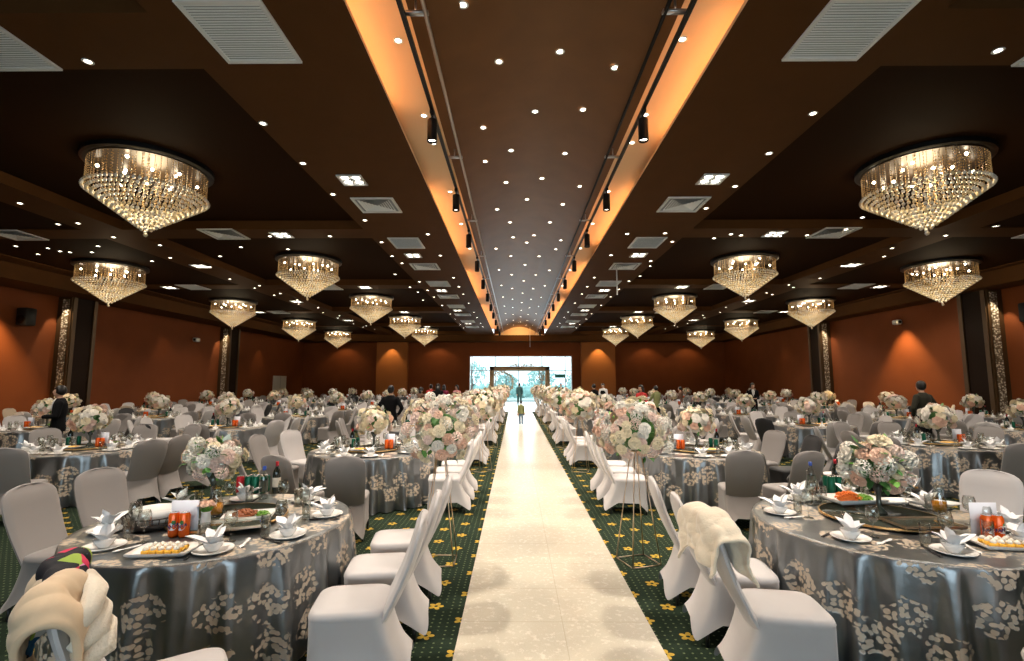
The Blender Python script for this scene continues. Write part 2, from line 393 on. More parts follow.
# ceiling with coffers: a height field of level panels
def hfield(name, xs, ys, h, m_):
    mb = MB(); nx, ny = len(xs) - 1, len(ys) - 1
    H = [[h((xs[i] + xs[i + 1]) / 2, (ys[j] + ys[j + 1]) / 2) for j in range(ny)] for i in range(nx)]
    for i in range(nx):
        for j in range(ny):
            z = H[i][j]
            if z is None: continue
            mb.add([(xs[i], ys[j], z), (xs[i], ys[j + 1], z), (xs[i + 1], ys[j + 1], z), (xs[i + 1], ys[j], z)], [(0, 1, 2, 3)])
            if i + 1 < nx and H[i + 1][j] not in (None, z):
                w = H[i + 1][j]; x = xs[i + 1]; mb.add([(x, ys[j], z), (x, ys[j + 1], z), (x, ys[j + 1], w), (x, ys[j], w)], [(0, 1, 2, 3)])
            if j + 1 < ny and H[i][j + 1] not in (None, z):
                w = H[i][j + 1]; y = ys[j + 1]; mb.add([(xs[i], y, z), (xs[i + 1], y, z), (xs[i + 1], y, w), (xs[i], y, w)], [(0, 1, 2, 3)])
    return struct(mb.build(name, m_, smooth=False))
ROWS = [1.5, 8.6, 15.55, 22.5, 29.5, 36.0]
COFY = [(r - 3.1, min(r + 3.1, 38.1)) for r in ROWS]
COFX = [(4.0, 9.9), (10.9, 15.3)]
def ch(x, y):
    if abs(x) < 1.97: return None
    for a, b in COFX:
        if a < abs(x) < b:
            for c_, d_ in COFY:
                if c_ < y < d_: return HC + (.24 if a < 8 else .05)
    if x < XL + 1.5 or x > XR - .9 or y > 38.5: return HS
    return HC
xs = sorted({XL, XR, -1.97, 1.97, XL + 1.5, XR - .9} | {s_ * v for s_ in (-1, 1) for c_ in COFX for v in c_})
ys = sorted({YF, YB, 38.5} | {v for c_ in COFY for v in c_})
hfield('ceiling', xs, ys, ch, 'ceiling_paint')
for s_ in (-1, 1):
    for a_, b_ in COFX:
        for c_, d_ in COFY:            # coffer backs in a darker brown than the rest of the ceiling
            zz = ch(s_ * (a_ + b_) / 2, (c_ + d_) / 2); mb = MB(); mb.box((s_ * (a_ + b_) / 2, (c_ + d_) / 2, zz - .012), (b_ - a_ - .02, d_ - c_ - .02, .02)); struct(mb.build('ceiling_coffer_panel', 'coffer_brown', smooth=False))
# the perimeter soffit across the end of the vault
mb = MB(); mb.box((0, 39.25, HS + .6), (3.94, 1.5, 1.2)); struct(mb.build('ceiling_soffit', 'ceiling_paint', smooth=False))
# raised barrel vault and the two lit coves beside it
def extrude(name, prof, y0, y1, m_, smooth=False, ny=1):
    mb = MB(); mb.grid([[(x, y0 + (y1 - y0) * k / ny, z) for x, z in prof] for k in range(ny + 1)]); return struct(mb.build(name, m_, smooth=smooth))
VZ0, VZ1, VX = 5.66, 6.14, 1.40
def vz(x): return VZ0 + (VZ1 - VZ0) * math.cos(x / VX * PI / 2) ** .8 if abs(x) < VX else VZ0
extrude('ceiling_vault', [(x, vz(x)) for x in [-VX + 2 * VX * k / 24 for k in range(25)]], YF, 38.5, 'vault_paint', True)
for s_, nm in ((-1, 'left'), (1, 'right')):
    extrude('ceiling_cove_' + nm, [(s_ * a, b) for a, b in ((1.97, HC), (1.97, 5.60), (2.40, 5.60), (2.40, 5.98), (1.44, 5.98), (VX, VZ0))], YF, 38.5, 'cove_paint')
    SEG = {-1: [(-5.5, 7.0), (10.2, 15.5), (18.0, 24.0), (26.2, 37.9)], 1: [(-5.5, 1.5), (5.0, 8.0), (10.2, 14.5), (17.0, 22.5), (24.8, 37.9)]}
    k = 0
    while k < len(SEG[s_]):
        y, y2 = SEG[s_][k]; L = y2 - y
        mb = MB(); mb.box((s_ * 2.24, min(y + L / 2, 37.9), 5.63), (.05, min(L, 38 - y), .03))
        o = mb.build('led_strip', 'led_orange', smooth=False)
        tag(o, 'hidden orange light strip, %s length along the %s ceiling cove' % (ORD[k + 1], nm), 'light strip', 'light strips in the ceiling coves')
        k += 1
# end arch of the vault
mb = MB(); mb.add([(-1.97, 38.48, 5.5)] + [(x, 38.48, vz(x) - .0) for x in [-VX + 2 * VX * k / 24 for k in range(25)]] + [(1.97, 38.48, 5.5)], [tuple(range(27))])
struct(mb.build('trim_1', 'cove_paint', smooth=False))
lamp('vault_end_glow', 'SPOT', (0, 37.2, 5.7), 60, (1, .55, .2), rot=(math.radians(100), 0, 0), spot_size=2.4, shadow_soft_size=.2)

# aisle runner and the pale stage floor at the far end
mb = MB(); mb.box((0, 13.5, .006), (1.44, 35.0, .012)); tag(mb.build('aisle_runner', 'runner_vinyl', smooth=False), 'long cream speckled runner down the middle of the green carpet', 'carpet runner')
mb = MB(); mb.box((.1, 35.6, .02), (6.2, 9.2, .04)); struct(mb.build('floor_stage', 'foyer_floor', smooth=False))

# wall pilasters (cloth) on the back wall, and bronze columns with mirror mosaic on the side walls
for x0, x1 in ((-11.4, -8.95), (4.95, 7.65)):
    mb = MB(); mb.box(((x0 + x1) / 2, YB - .25, 2.52), (x1 - x0, .5, 5.05)); struct(mb.build('wall_pilaster', 'pilaster_cloth', smooth=False))
def column(x, y, side):
    x += -side * .2; mb = MB(); mb.box((x, y, 2.52), (.5, 1.1, 5.05)); c_ = struct(mb.build('trim_2', 'column_dark', smooth=False)); c_.name = 'wall_column'
    for dy in (-.46, .46):
        mb = MB(); mb.box((x + side * .27, y + dy, 2.52), (.05, .16, 5.04)); o = struct(mb.build('trim_3', 'column_bronze', smooth=False)); o.parent = c_
    mb = MB(); mb.box((x, y - .57, 2.52), (.52, .05, 5.04)); o = struct(mb.build('trim_4', 'column_bronze', smooth=False)); o.parent = c_
    mb = MB(); mb.box((x + side * .06, y - .60, 2.6), (.24, .04, 4.7)); o = struct(mb.build('mirror_strip', 'mirror_mosaic', smooth=False)); o.parent = c_
    lamp('column_light', 'SPOT', (x + side * .2, y - 1.0, 5.0), 110, WARM, rot=(math.radians(12), 0, 0), spot_size=1.0, shadow_soft_size=.05)
column(XL + .45, 18.9, 1); column(XL + .45, 29.2, 1); column(XR - .45, 17.6, -1); column(XR - .45, 27.0, -1)
def washer(x, y, z, power, rx, rz, size=1.35):
    lamp('wall_washer', 'SPOT', (x, y, z), power, (1, .66, .30), rot=(math.radians(rx), 0, math.radians(rz)), spot_size=size, spot_blend=.5, shadow_soft_size=.06)
washer(XL + .55, 15.9, 5.0, 800, 12, 90 + 180, 1.5); washer(XR - .55, 21.3, 5.0, 900, 12, 90, 1.5)
washer(XL + .5, 24, 5.0, 40, 10, 270); washer(XL + .5, 33, 5.0, 50, 10, 270); washer(XR - .5, 31, 5.0, 40, 10, 90)
washer(-10.2, 38.9, 5.0, 110, 12, 0); washer(6.3, 38.9, 5.0, 150, 12, 0)
# soft glow of the perimeter lamps on the back wall
for x in (-14, -6.5, 10.2, 13.5): washer(x, 38.9, 5.0, 38, 16, 0, 2.0)

# white double door in the left wall
mb = MB(); mb.box((XL + .04, 36.1, 1.15), (.08, 1.9, 2.3)); d1 = struct(mb.build('door_1', 'white_door', smooth=False))
mb = MB(); mb.box((XL + .09, 36.1, 1.15), (.01, .03, 2.25)); o = struct(mb.build('door_joint', 'vent_shadow', smooth=False)); o.parent = d1
mb = MB(); mb.box((XL + .11, 35.98, 1.05), (.04, .03, .3)); mb.box((XL + .11, 36.22, 1.05), (.04, .03, .3)); o = struct(mb.build('door_handle', 'dark_metal', smooth=False)); o.parent = d1

# ------------------------------------------------------------------ glazed foyer beyond the opening
mb = MB(); mb.box((0, 44.1, -.03), (14, 7.9, .1)); struct(mb.build('floor_foyer', 'foyer_floor', smooth=False))
for s_, xx in (('foyer_left', -6.9), ('foyer_right', 6.9)):
    mb = MB(); mb.box((xx, 44.1, 2.3), (.2, 7.9, 4.6)); struct(mb.build('wall_' + s_, 'foyer_paint', smooth=False))
mb = MB(); mb.box((0, 44.1, 4.55), (14, 7.7, .1)); struct(mb.build('ceiling_foyer', 'foyer_paint', smooth=False))
mb = MB()
for x in (-6.7, -4.5, -2.25, 0, 2.25, 4.5, 6.7): mb.box((x, 48, 2.25), (.09, .1, 4.5))
for z in (.05, 2.95, 4.45): mb.box((0, 48, z), (13.5, .1, .08))
w2 = struct(mb.build('window_2', 'pipe_metal', smooth=False))
mb = MB(); mb.box((0, 48, 2.25), (13.4, .012, 4.4)); p_ = struct(mb.build('window_pane', 'window_glass', smooth=False)); p_.parent = w2
# opening lined in white
mb = MB()
for x in (OX0 + .03, OX1 - .03): mb.box((x, YB + .1, OZ / 2), (.06, .24, OZ))
mb.box(((OX0 + OX1) / 2, YB + .1, OZ - .03), (OX1 - OX0, .24, .06)); struct(mb.build('trim_5', 'white_paint', smooth=False))
# outdoors: lawn, hedge and trees, their haze put into the pale greens
mb = MB(); mb.box((0, 68, -.2), (80, 39, .2)); struct(mb.build('ground_outside', 'hazy_lawn', smooth=False))
rnd = random.Random(3)
def tree(x, y, h, r, label):
    t = empty('garden_tree', (x, y, -.1), 0, label, 'tree', 'trees outside the far windows')
    mb = MB(); mb.tube([(0, 0, 0), (.1, 0, h * .4), (0, .1, h * .8)], [.16, .12, .05], 8)
    for k in range(5):
        a = k * 1.3; mb.tube([(0, 0, h * (.35 + .08 * k)), (math.cos(a) * r * .6, math.sin(a) * r * .6, h * (.55 + .08 * k))], [.06, .02], 6)
    mb.build('trunk', 'brown_cloth', t)
    mb = MB()
    for k in range(420):
        a, b, q = rnd.uniform(0, 2 * PI), rnd.uniform(-1, 1), rnd.uniform(.5, 1)
        p = Vector((r * q * math.cos(a) * (1 - b * b) ** .5, r * q * math.sin(a) * (1 - b * b) ** .5, h * .68 + b * h * .33 * q))
        e_ = Euler((rnd.uniform(0, 6), rnd.uniform(0, 6), rnd.uniform(0, 6))).to_matrix()
        w = rnd.uniform(.12, .26); mb.add([p + e_ @ Vector(v) for v in ((-w, 0, 0), (0, w * .5, .04), (w, 0, 0), (0, -w * .5, .04))], [(0, 1, 2, 3)])
    mb.build('foliage', 'hazy_green', t)
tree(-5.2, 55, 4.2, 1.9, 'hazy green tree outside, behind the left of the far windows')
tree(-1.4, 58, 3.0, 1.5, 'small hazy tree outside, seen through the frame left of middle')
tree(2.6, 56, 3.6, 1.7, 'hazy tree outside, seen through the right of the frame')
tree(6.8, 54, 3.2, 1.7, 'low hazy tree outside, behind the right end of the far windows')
mb = MB()
for k in range(900):
    p = Vector((rnd.uniform(-14, 14), rnd.uniform(61, 62.5), rnd.uniform(0, 1.6))); e_ = Euler((rnd.uniform(0, 6), rnd.uniform(0, 6), rnd.uniform(0, 6))).to_matrix()
    w = .35; mb.add([p + e_ @ Vector(v) for v in ((-w, 0, 0), (0, w * .5, .04), (w, 0, 0), (0, -w * .5, .04))], [(0, 1, 2, 3)])
mb.box((0, 61.8, .7), (28, 1, 1.4)); tag(mb.build('garden_hedge', 'hazy_green'), 'long low hedge outside behind the far windows', 'hedge')

# ceremony frame with its floral ring and sprigs at the far end of the aisle
fr = empty('stage_frame', (0, 38.3, .04), 0, 'tan rectangular box frame standing across the far end of the aisle', 'frame')
mb = MB()
mb.box((-2.12, 0, 1.5), (.34, .5, 3.0), bev=.02); mb.build('post', 'arch_frame', fr)
mb = MB(); mb.box((2.16, 0, 1.5), (.34, .5, 3.0), bev=.02); mb.build('post', 'arch_frame', fr)
mb = MB(); mb.box((.02, 0, 2.85), (4.62, .5, .32), bev=.02); mb.build('crossbeam', 'arch_frame', fr)
rg = empty('floral_ring', (-1.35, 38.75, .04), 0, 'round floral hoop on a stand inside the left of the frame', 'floral hoop')
mb = MB(); mb.tube([(.85 * math.cos(a), 0, 1.75 + .85 * math.sin(a)) for a in [2 * PI * k / 32 for k in range(33)]], .03, 6)
mb.tube([(-.2, 0, 0), (-.2, 0, .95)], .025, 6); mb.tube([(.2, 0, 0), (.2, 0, .95)], .025, 6); mb.box((0, 0, .015), (.8, .4, .03)); mb.build('hoop', 'gold_metal', rg)
mb = MB()
for k in range(170):
    a = rnd.uniform(0, 2 * PI); r = .85 + rnd.gauss(0, .09); mb.ico((r * math.cos(a), rnd.gauss(0, .06), 1.75 + r * math.sin(a)), rnd.uniform(.03, .075))
mb.build('ring_flowers', 'rose_cream', rg, kind='stuff')
mb = MB()
for k in range(120):
    a = rnd.uniform(.4, 2 * PI); r = .80 + rnd.gauss(0, .12); mb.octa((r * math.cos(a), rnd.gauss(0, .08), 1.75 + r * math.sin(a)), rnd.uniform(.03, .07), .02)
mb.build('ring_leaves', 'hazy_green', rg)
def sprig(name, cx, cz, w, h, n, label, y=38.0):
    t = empty(name, (cx, y, cz), 0, label, 'greenery')
    mb = MB()
    for k in range(n):
        p = Vector((rnd.uniform(-w, w), rnd.uniform(-.1, .1), rnd.gauss(0, h)))
        mb.octa(p, rnd.uniform(.03, .08), .02)
    mb.build('leaves', 'hazy_green', t)
    mb = MB()
    for k in range(n // 3): mb.ico((rnd.uniform(-w, w), rnd.uniform(-.15, .1), rnd.gauss(0, h * .8)), rnd.uniform(.03, .07))
    mb.build('blooms', 'rose_cream', t, kind='stuff')
sprig('beam_garland', .25, 3.14, 1.1, .05, 90, 'dark leafy garland lying along the top of the frame')
sprig('post_garland', 1.72, 2.2, .22, .35, 110, 'cream flowers and leaves hanging inside the right post of the frame', 38.72)
ex = empty('exit_sign', px_at(560, 376, 44), 0, 'small dark green sign hanging in the bright foyer', 'sign')
mb = MB(); mb.box((0, 0, 0), (.9, .08, .32)); mb.build('sign_box', 'exit_green', ex)
mb = MB(); mb.tube([(0, 0, .16), (0, 0, 4.5 - ex.location.z)], .012, 6); mb.build('hanger', 'pipe_metal', ex)

# ------------------------------------------------------------------ ceiling fittings
# chandeliers
def chandelier_meshes():
    r_ = random.Random(5); out = {}
    mb = MB(); mb.lathe([(0, 0), (1.06, 0), (1.08, -.02), (1.08, -.10), (1.03, -.115), (0, -.115)], 56); out['ceiling_plate'] = mb.mesh('ceiling_plate', 'dark_metal', False)
    mb = MB(); mb.lathe([(0, -.118), (.98, -.118), (.98, -.135), (0, -.135)], 48); out['mirror_disc'] = mb.mesh('mirror_disc', 'disc_metal', False)
    mb = MB()
    for k in range(66):
        a = 2 * PI * k / 66
        for z in np.arange(-.16, -.62, -.042): mb.octa((.97 * math.cos(a), .97 * math.sin(a), z + r_.uniform(-.004, .004)), .013, .018)
    for k in range(60):
        a = r_.uniform(0, 2 * PI); r = .9 * r_.random() ** .5
        for z in np.arange(-.15, -.50 - .4 * (1 - r), -.055): mb.octa((r * math.cos(a), r * math.sin(a), z), .013, .02)
    out['crystal_curtain'] = mb.mesh('crystal_curtain', 'crystal_small', False)
    rings = []
    T = 14
    for i in range(T):
        q = i / (T - 1); r = .99 * (1 - q) + .015; z = -.60 - .68 * q; n = max(1, int(2 * PI * r / .088)); mb = MB()
        for k in range(n):
            a = 2 * PI * (k + .5 * (i % 2)) / n; mb.ico((r * math.cos(a), r * math.sin(a), z), .034); mb.octa((r * math.cos(a) * .985, r * math.sin(a) * .985, z + .05), .012, .016)
        if i == T - 1: mb.ico((0, 0, z - .05), .045)
        rings.append(mb.mesh('crystal_ring', 'crystal', False))
    out['rings'] = rings
    mb = MB(); mb.ball((0, 0, 0), .028, 8, 6); out['bulb'] = mb.mesh('bulb', 'bulb_glow')
    far = MB()
    far.v = []; 
    for me in [out['crystal_curtain']]: pass
    return out
CH = chandelier_meshes()
def chandelier(x, y, z, label):
    t = empty('chandelier', (x, y, z), 0, label, 'chandelier', 'crystal chandeliers in the ceiling coffers'); t.scale = (.92, .92, .99)
    for k in ('ceiling_plate', 'mirror_disc'): inst(k, CH[k], t)
    inst('crystal_curtain', CH['crystal_curtain'], t, kind='stuff')
    for me in CH['rings']: inst('crystal_ring', me, t, kind='stuff')
    for k in range(12):
        a = 2 * PI * k / 12 + .2; r = .80 if k % 2 else .45
        inst('bulb', CH['bulb'], t, (r * math.cos(a), r * math.sin(a), -.19 - .05 * (k % 3)))
    lamp('chandelier_light', 'POINT', (0, 0, -.45), 34, (1.0, .80, .50), t, shadow_soft_size=.30)
for r, y in enumerate(ROWS[1:]):
    for s_, nm in ((-1, 'left'), (1, 'right')):
        chandelier(s_ * (6.93 if s_ < 0 else 7.0), y, HC + .24, 'crystal chandelier, %s back in the line next to the aisle, %s side' % (ORD[r + 1], nm))
        if r >= 1: chandelier(s_ * (13.3 if s_ < 0 else 13.2), y, HC + .05, 'crystal chandelier, %s back in the line along the %s wall' % (ORD[r], nm))

# recessed downlights
mb = MB(); mb.lathe([(.036, .0), (.058, -.002), (.062, -.007), (.058, -.010), (.038, -.008), (.036, 0)], 20); DL_T = mb.mesh('trim_ring', 'white_paint')
mb = MB(); mb.lathe([(0, -.005), (.037, -.005)], 16); DL_L = mb.mesh('lamp_lens', 'lamp_glow')
ndl = [0]
def downlight(p, where, deep=True):
    t = empty('downlight', p, 0, where, 'downlight', 'small recessed ceiling downlights')
    inst('trim_ring', DL_T, t); inst('lamp_lens', DL_L, t)
# vault downlights read off the photograph, then the staggered pattern onwards
vpx = [(463, 4), (499, 61), (560, 51), (615, 67), (535, 111), (583, 109), (483, 127), (511, 150), (565, 153), (485, 161), (506, 182), (542, 178), (580, 186), (497, 209), (527, 199), (563, 204), (510, 222), (550, 222), (513, 237), (534, 235), (561, 240)]
vk = 0
for a, b in vpx:
    z = 6.0
    for _ in range(6):
        p = px(a, b, z); z = vz(p.x) - .002
    vk += 1
    p.z = z - .005; downlight(p, 'small downlight in the vaulted ceiling, %s counted from the camera' % ordw(vk))
for k in range(16):
    y = 14.9 + 1.45 * k
    for x in ((-.9, .05, .95), (-.45, .5))[k % 2]:
        vk += 1; downlight((x, y, vz(x) - .008), 'small downlight in the vaulted ceiling, %s counted from the camera' % ordw(vk))
# downlights of the cove ledges
for s_, nm in ((-1, 'left'), (1, 'right')):
    for k in range(9):
        y = (3.9, 5.6, 7.3, 8.2, 10.4, 12.6, 15, 18, 21)[k]; downlight((s_ * 1.72, y, 5.975), 'small downlight inside the %s lit cove, %s from the front' % (nm, ORD[k + 1]))
# main-ceiling downlights seen in the photograph
mpx = [(88, 61), (263, 123), (303, 163), (333, 194), (365, 220), (392, 256), (402, 263), (330, 236), (270, 236), (288, 249), (241, 247), (813, 113), (769, 153), (735, 186), (706, 208), (665, 233), (640, 276),
       (998, 50), (997, 227), (863, 226), (995, 226), (846, 229), (807, 235), (780, 236), (741, 235), (731, 234), (714, 238), (48, 248), (70, 252), (16, 246), (92, 252), (34, 278), (60, 251), (98, 246), (115, 261), (160, 245), (152, 261), (220, 256), (395, 280), (410, 287), (418, 292), (423, 300), (650, 266), (629, 281), (619, 289), (20, 203), (78, 223), (58, 224), (38, 254)]
seen = []
def cz(x, y): 
    v = ch(x, y); return HC if v is None else v - (.022 if v > HC else 0)
kk = 0
sidec = {'left': 0, 'right': 0}
for a, b in sorted(mpx, key=lambda q: -abs(q[0] - 515)):
    z = HC
    for _ in range(5):
        p = px(a, b, z); z = cz(p.x, p.y)
    if abs(p.x) < 2.1 or p.y > 38 or not XL + .3 < p.x < XR - .3: continue
    p.z = z - .003; seen.append((p.x, p.y)); kk += 1
    side = 'left' if p.x < 0 else 'right'
    sidec[side] += 1; downlight(p, 'small ceiling downlight, %s inwards from the %s edge of the picture' % (ordw(sidec[side]), side))
for s_, nm in ((-1, 'left'), (1, 'right')):
    for i, y in enumerate([12.1, 14.2, 17.3, 19.0, 20.6, 23.0, 26.0, 28.2, 31.0, 33.0]):
        for j, x in enumerate((2.5, 3.85, 10.15, 10.6)):
            X = s_ * x; Y = y + (j * .7) % 1.9
            if any((X - u) ** 2 + (Y - w) ** 2 < .5 for u, w in seen) or Y > 37: continue
            downlight((X, Y, cz(X, Y) - .003), 'tiny ceiling downlight, %s side, %s cross row back, %s of its row' % (nm, ORD[i + 1], ORD[j + 1]))

# louvred air vents
def vent_mesh(w, d, ang):
    mb = MB(); t = .045
    for c_, s2 in (((0, -d / 2 + t / 2), (w, t)), ((0, d / 2 - t / 2), (w, t)), ((-w / 2 + t / 2, 0), (t, d - 2 * t)), ((w / 2 - t / 2, 0), (t, d - 2 * t))): mb.box((c_[0], c_[1], -.012), (s2[0], s2[1], .024))
    fm = mb.mesh('vent_frame', 'white_paint', False)
    mb = MB(); n = int((d - 2 * t) / .036)
    R = Matrix.Rotation(math.radians(ang), 4, 'X')
    for k in range(n): mb.box((0, 0, 0), (w - 2 * t, .034, .004), Matrix.Translation((0, -d / 2 + t + (k + .5) * (d - 2 * t) / n, -.014)) @ R)
    sm = mb.mesh('louvre', 'vent_paint', False)
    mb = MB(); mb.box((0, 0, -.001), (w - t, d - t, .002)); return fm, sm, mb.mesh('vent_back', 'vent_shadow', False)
def diffuser_mesh(w, d):
    mb = MB(); t = .05
    for c_, s2 in (((0, -d / 2 + t / 2), (w, t)), ((0, d / 2 - t / 2), (w, t)), ((-w / 2 + t / 2, 0), (t, d - 2 * t)), ((w / 2 - t / 2, 0), (t, d - 2 * t))): mb.box((c_[0], c_[1], -.012), (s2[0], s2[1], .024))
    fm = mb.mesh('vent_frame', 'white_paint', False)
    mb = MB()
    for k in range(1, 7):                       # nested square cones of a four-way diffuser
        o = (.5 - k * .07); i_ = o - .05
        a = [(x * (w - 2 * t) * o, y * (d - 2 * t) * o, -.020) for x, y in ((-1, -1), (1, -1), (1, 1), (-1, 1))]
        b = [(x * (w - 2 * t) * i_, y * (d - 2 * t) * i_, -.004) for x, y in ((-1, -1), (1, -1), (1, 1), (-1, 1))]
        mb.add(a + b, [(q, (q + 1) % 4, 4 + (q + 1) % 4, 4 + q) for q in range(4)])
    sm = mb.mesh('diffuser_cone', 'vent_paint', False)
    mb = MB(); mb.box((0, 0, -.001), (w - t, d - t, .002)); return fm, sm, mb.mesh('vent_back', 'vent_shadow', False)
V1 = vent_mesh(.86, .95, 14); V2 = diffuser_mesh(.86, .86); V3 = vent_mesh(.80, 1.0, 20)
def vent(V, x, y, label, z=None):
    t = empty('ceiling_vent', (x, y, cz(x, y) if z is None else z), 0, label, 'air vent', 'white air vents in the ceiling')
    for me in V: inst(me.name.split('.')[0], me, t)
for s_, nm in ((-1, 'left'), (1, 'right')):
    vent(V1, s_ * 3.2, 4.9, 'large white louvred air vent nearest the camera, just %s of the vault' % nm)
    vent(V1, s_ * 6.1, 5.25, 'white louvred air vent cut by the top %s corner of the picture' % nm, HC) if False else None
    vent(V2, s_ * 3.2, 10.05, 'square four-way air vent beside the vault, second back on the %s' % nm)
    vent(V3, s_ * 3.2, 12.9, 'pale flat return-air grille beside the vault, third back on the %s' % nm)
    vent(V2, s_ * 3.2, 15.6, 'small air vent beside the vault, fourth back on the %s' % nm)
    for k, y in enumerate((18.4, 21.2, 24.0, 27.0, 30.0, 33.0)):
        vent((V3, V2)[k % 2], s_ * 3.2, y, 'distant pale air vent beside the vault, %s back on the %s' % (ORD[5 + k], nm))
    for k, y in enumerate((12.05, 19.05, 26.0, 33.0)):
        vent((V2, V3)[k % 2], s_ * 7.6, y, 'air vent in the cross beam between coffers, %s back on the %s' % (ORD[k + 1], nm), HC)
    for k, y in enumerate((12.1, 19.0, 26.0)):
        vent((V2, V3)[k % 2], s_ * 12.9, y, 'air vent in the outer cross beam, %s back near the %s wall' % (ORD[k + 1], nm), HC)
p = px(25, 48, HC); vent(V1, p.x - .35, 5.02, 'grey louvred air vent in the dark upper left corner'); p = px(1030, 60, HC); vent(V1, p.x + .3, 5.02, 'white louvred air vent cut by the upper right edge')

# recessed fittings of four lamps, each throwing light on the tables
mb = MB()
for c_, s2 in (((0, -.17), (.36, .03)), ((0, .17), (.36, .03)), ((-.165, 0), (.03, .31)), ((.165, 0), (.03, .31)), ((0, 0), (.02, .31)), ((0, 0), (.31, .02))): mb.box((c_[0], c_[1], -.01), (s2[0], s2[1], .02))
G_F = mb.mesh('fitting_frame', 'white_paint', False)
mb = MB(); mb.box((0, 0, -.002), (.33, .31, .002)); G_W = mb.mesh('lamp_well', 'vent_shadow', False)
mb = MB(); mb.lathe([(0, -.010), (.040, -.010), (.055, -.006), (.056, -.003)], 18); G_L = mb.mesh('lamp', 'spot_glow')
def fitting(x, y, label, power=150, z=None, gain=2.1):
    t = empty('four_lamp_fitting', (x, y, HC if z is None else z), 0, label, 'ceiling lamp', 'recessed four-lamp ceiling fittings')
    t.scale = (1.25, 1.25, 1)
    inst('fitting_frame', G_F, t); inst('lamp_well', G_W, t)
    for a in (-.08, .08):
        for b in (-.08, .08): inst('lamp', G_L, t, (a, b, 0))
    lamp('fitting_light', 'SPOT', (0, 0, -.05), power * gain, NEUTRAL, t, spot_size=2.3, spot_blend=.8, shadow_soft_size=.12)
for s_, nm in ((-1, 'left'), (1, 'right')):
    for k, y in enumerate((3.2, 8.75, 14.2, 19.8, 25.4, 31.2)):
        fitting(s_ * 3.3, y, 'recessed four-lamp fitting beside the vault, %s back on the %s' % (ORD[k + 1], nm), 290 if k < 2 else 190)
    for k, y in enumerate((5.2, 12.15, 19.1, 26.0, 32.9)):
        fitting(s_ * (6.2 if k else 8.7), y, 'recessed four-lamp fitting on the cross beam, %s back on the %s' % (ORD[k + 1], nm), 170)
    for k, y in enumerate((8.6, 15.5, 22.5, 29.5)):
        fitting(s_ * 10.4, y, 'recessed four-lamp fitting on the long beam, %s back on the %s' % (ORD[k + 1], nm), 170)
    for k, y in enumerate((12.15, 19.1, 26.0)):
        fitting(s_ * 13.9, y, 'recessed four-lamp fitting near the %s wall, %s back' % (nm, ORD[k + 1]), 120)

# lighting tracks with black spotlights
mb = MB(); mb.lathe([(0, .0), (.05, .0), (.055, -.01), (.055, -.23), (.058, -.25), (.052, -.26), (.048, -.235), (.046, -.23)], 20); S_B = mb.mesh('lamp_head', 'dark_metal')
mb = MB(); mb.lathe([(0, -.232), (.047, -.232)], 18); S_L = mb.mesh('lamp_lens', 'spot_glow')
mb = MB(); mb.box((0, 0, .082), (.05, .16, .04)); mb.tube([(0, 0, .07), (.0, 0, -.02)], .010, 8); mb.box((0, 0, .0), (.03, .05, .05)); S_S = mb.mesh('bracket', 'dark_metal')
for s_, nm in ((-1, 'left'), (1, 'right')):
    t = empty('lighting_track', (s_ * 1.42, 16, 5.5), 0, 'black lighting track running along the %s edge of the vault' % nm, 'lighting track')
    mb = MB(); mb.box((0, 0, 0), (.045, 44, .04)); mb.build('rail', 'dark_metal', t, False)
    mb = MB(); mb.tube([(s_ * -.22, -22, .03), (s_ * -.22, 22.2, .03)], .022, 8); mb.build('conduit', 'pipe_metal' if s_ < 0 else 'dark_metal', t)
    for k in range(14):
        mb = MB(); y = -21 + 3.2 * k; mb.box((s_ * -.11, y, .03), (.28, .05, .03)); mb.tube([(s_ * -.12, y, .03), (s_ * -.12, y, .17)], .012, 6); mb.build('hanger', 'pipe_metal', t)
    for k in range(11):
        y = (6.35, 9.05, 11.6, 14.2, 16.9, 19.6, 22.3, 25.0, 28.0, 31.0, 34.5)[k]
        q = empty('track_spotlight', (s_ * 1.42, y, 5.375), 0, 'black cylindrical spotlight, %s back on the %s track' % (ORD[k + 1], nm), 'spotlight', 'spotlights on the ceiling tracks')
        inst('bracket', S_S, q); inst('lamp_head', S_B, q, scale=1.2); inst('lamp_lens', S_L, q, scale=1.2)
        lamp('spot_light', 'SPOT', (0, 0, -.33), 240, NEUTRAL, q, rot=(0, math.radians(s_ * 8), 0), spot_size=1.5, spot_blend=.6, shadow_soft_size=.05)

# white conduit drop, loudspeaker and small cameras on the walls
p = px_at(617, 285, 15.5)
mb = MB(); mb.tube([(p.x, p.y, HC), (p.x, p.y, 4.6)], .02, 8); tag(mb.build('hanging_rod', 'white_paint'), 'thin white rod hanging from the ceiling right of the vault', 'rod')
p = px_at(530, 343, 37.5)
mb = MB(); mb.tube([(p.x, p.y, vz(p.x)), (p.x, p.y, 4.5)], .02, 8); tag(mb.build('hanging_rod', 'white_paint'), 'thin white rod hanging at the far end of the vault', 'rod')
for x, y, label in ((XL + .25, 16.9, 'black wall loudspeaker beside the mirrored column on the left wall'), (XR - .25, 15.9, 'black wall loudspeaker by the column on the right wall')):
    t = empty('wall_loudspeaker', (x, y, 3.8), 0, label, 'loudspeaker')
    mb = MB(); mb.box((0, 0, .3), (.36, .38, .6), bev=.02); mb.build('cabinet', 'speaker_black', t)
    mb = MB(); mb.lathe([(0, 0), (.14, .01), (.15, 0)], 20, Matrix.Translation((0, -.20, .2)) @ Matrix.Rotation(PI / 2, 4, 'X')); mb.build('cone', 'column_dark', t)
    mb = MB(); mb.box(((-.22 if x < 0 else .22), 0, .3), (.12, .06, .1)); mb.build('bracket', 'dark_metal', t)
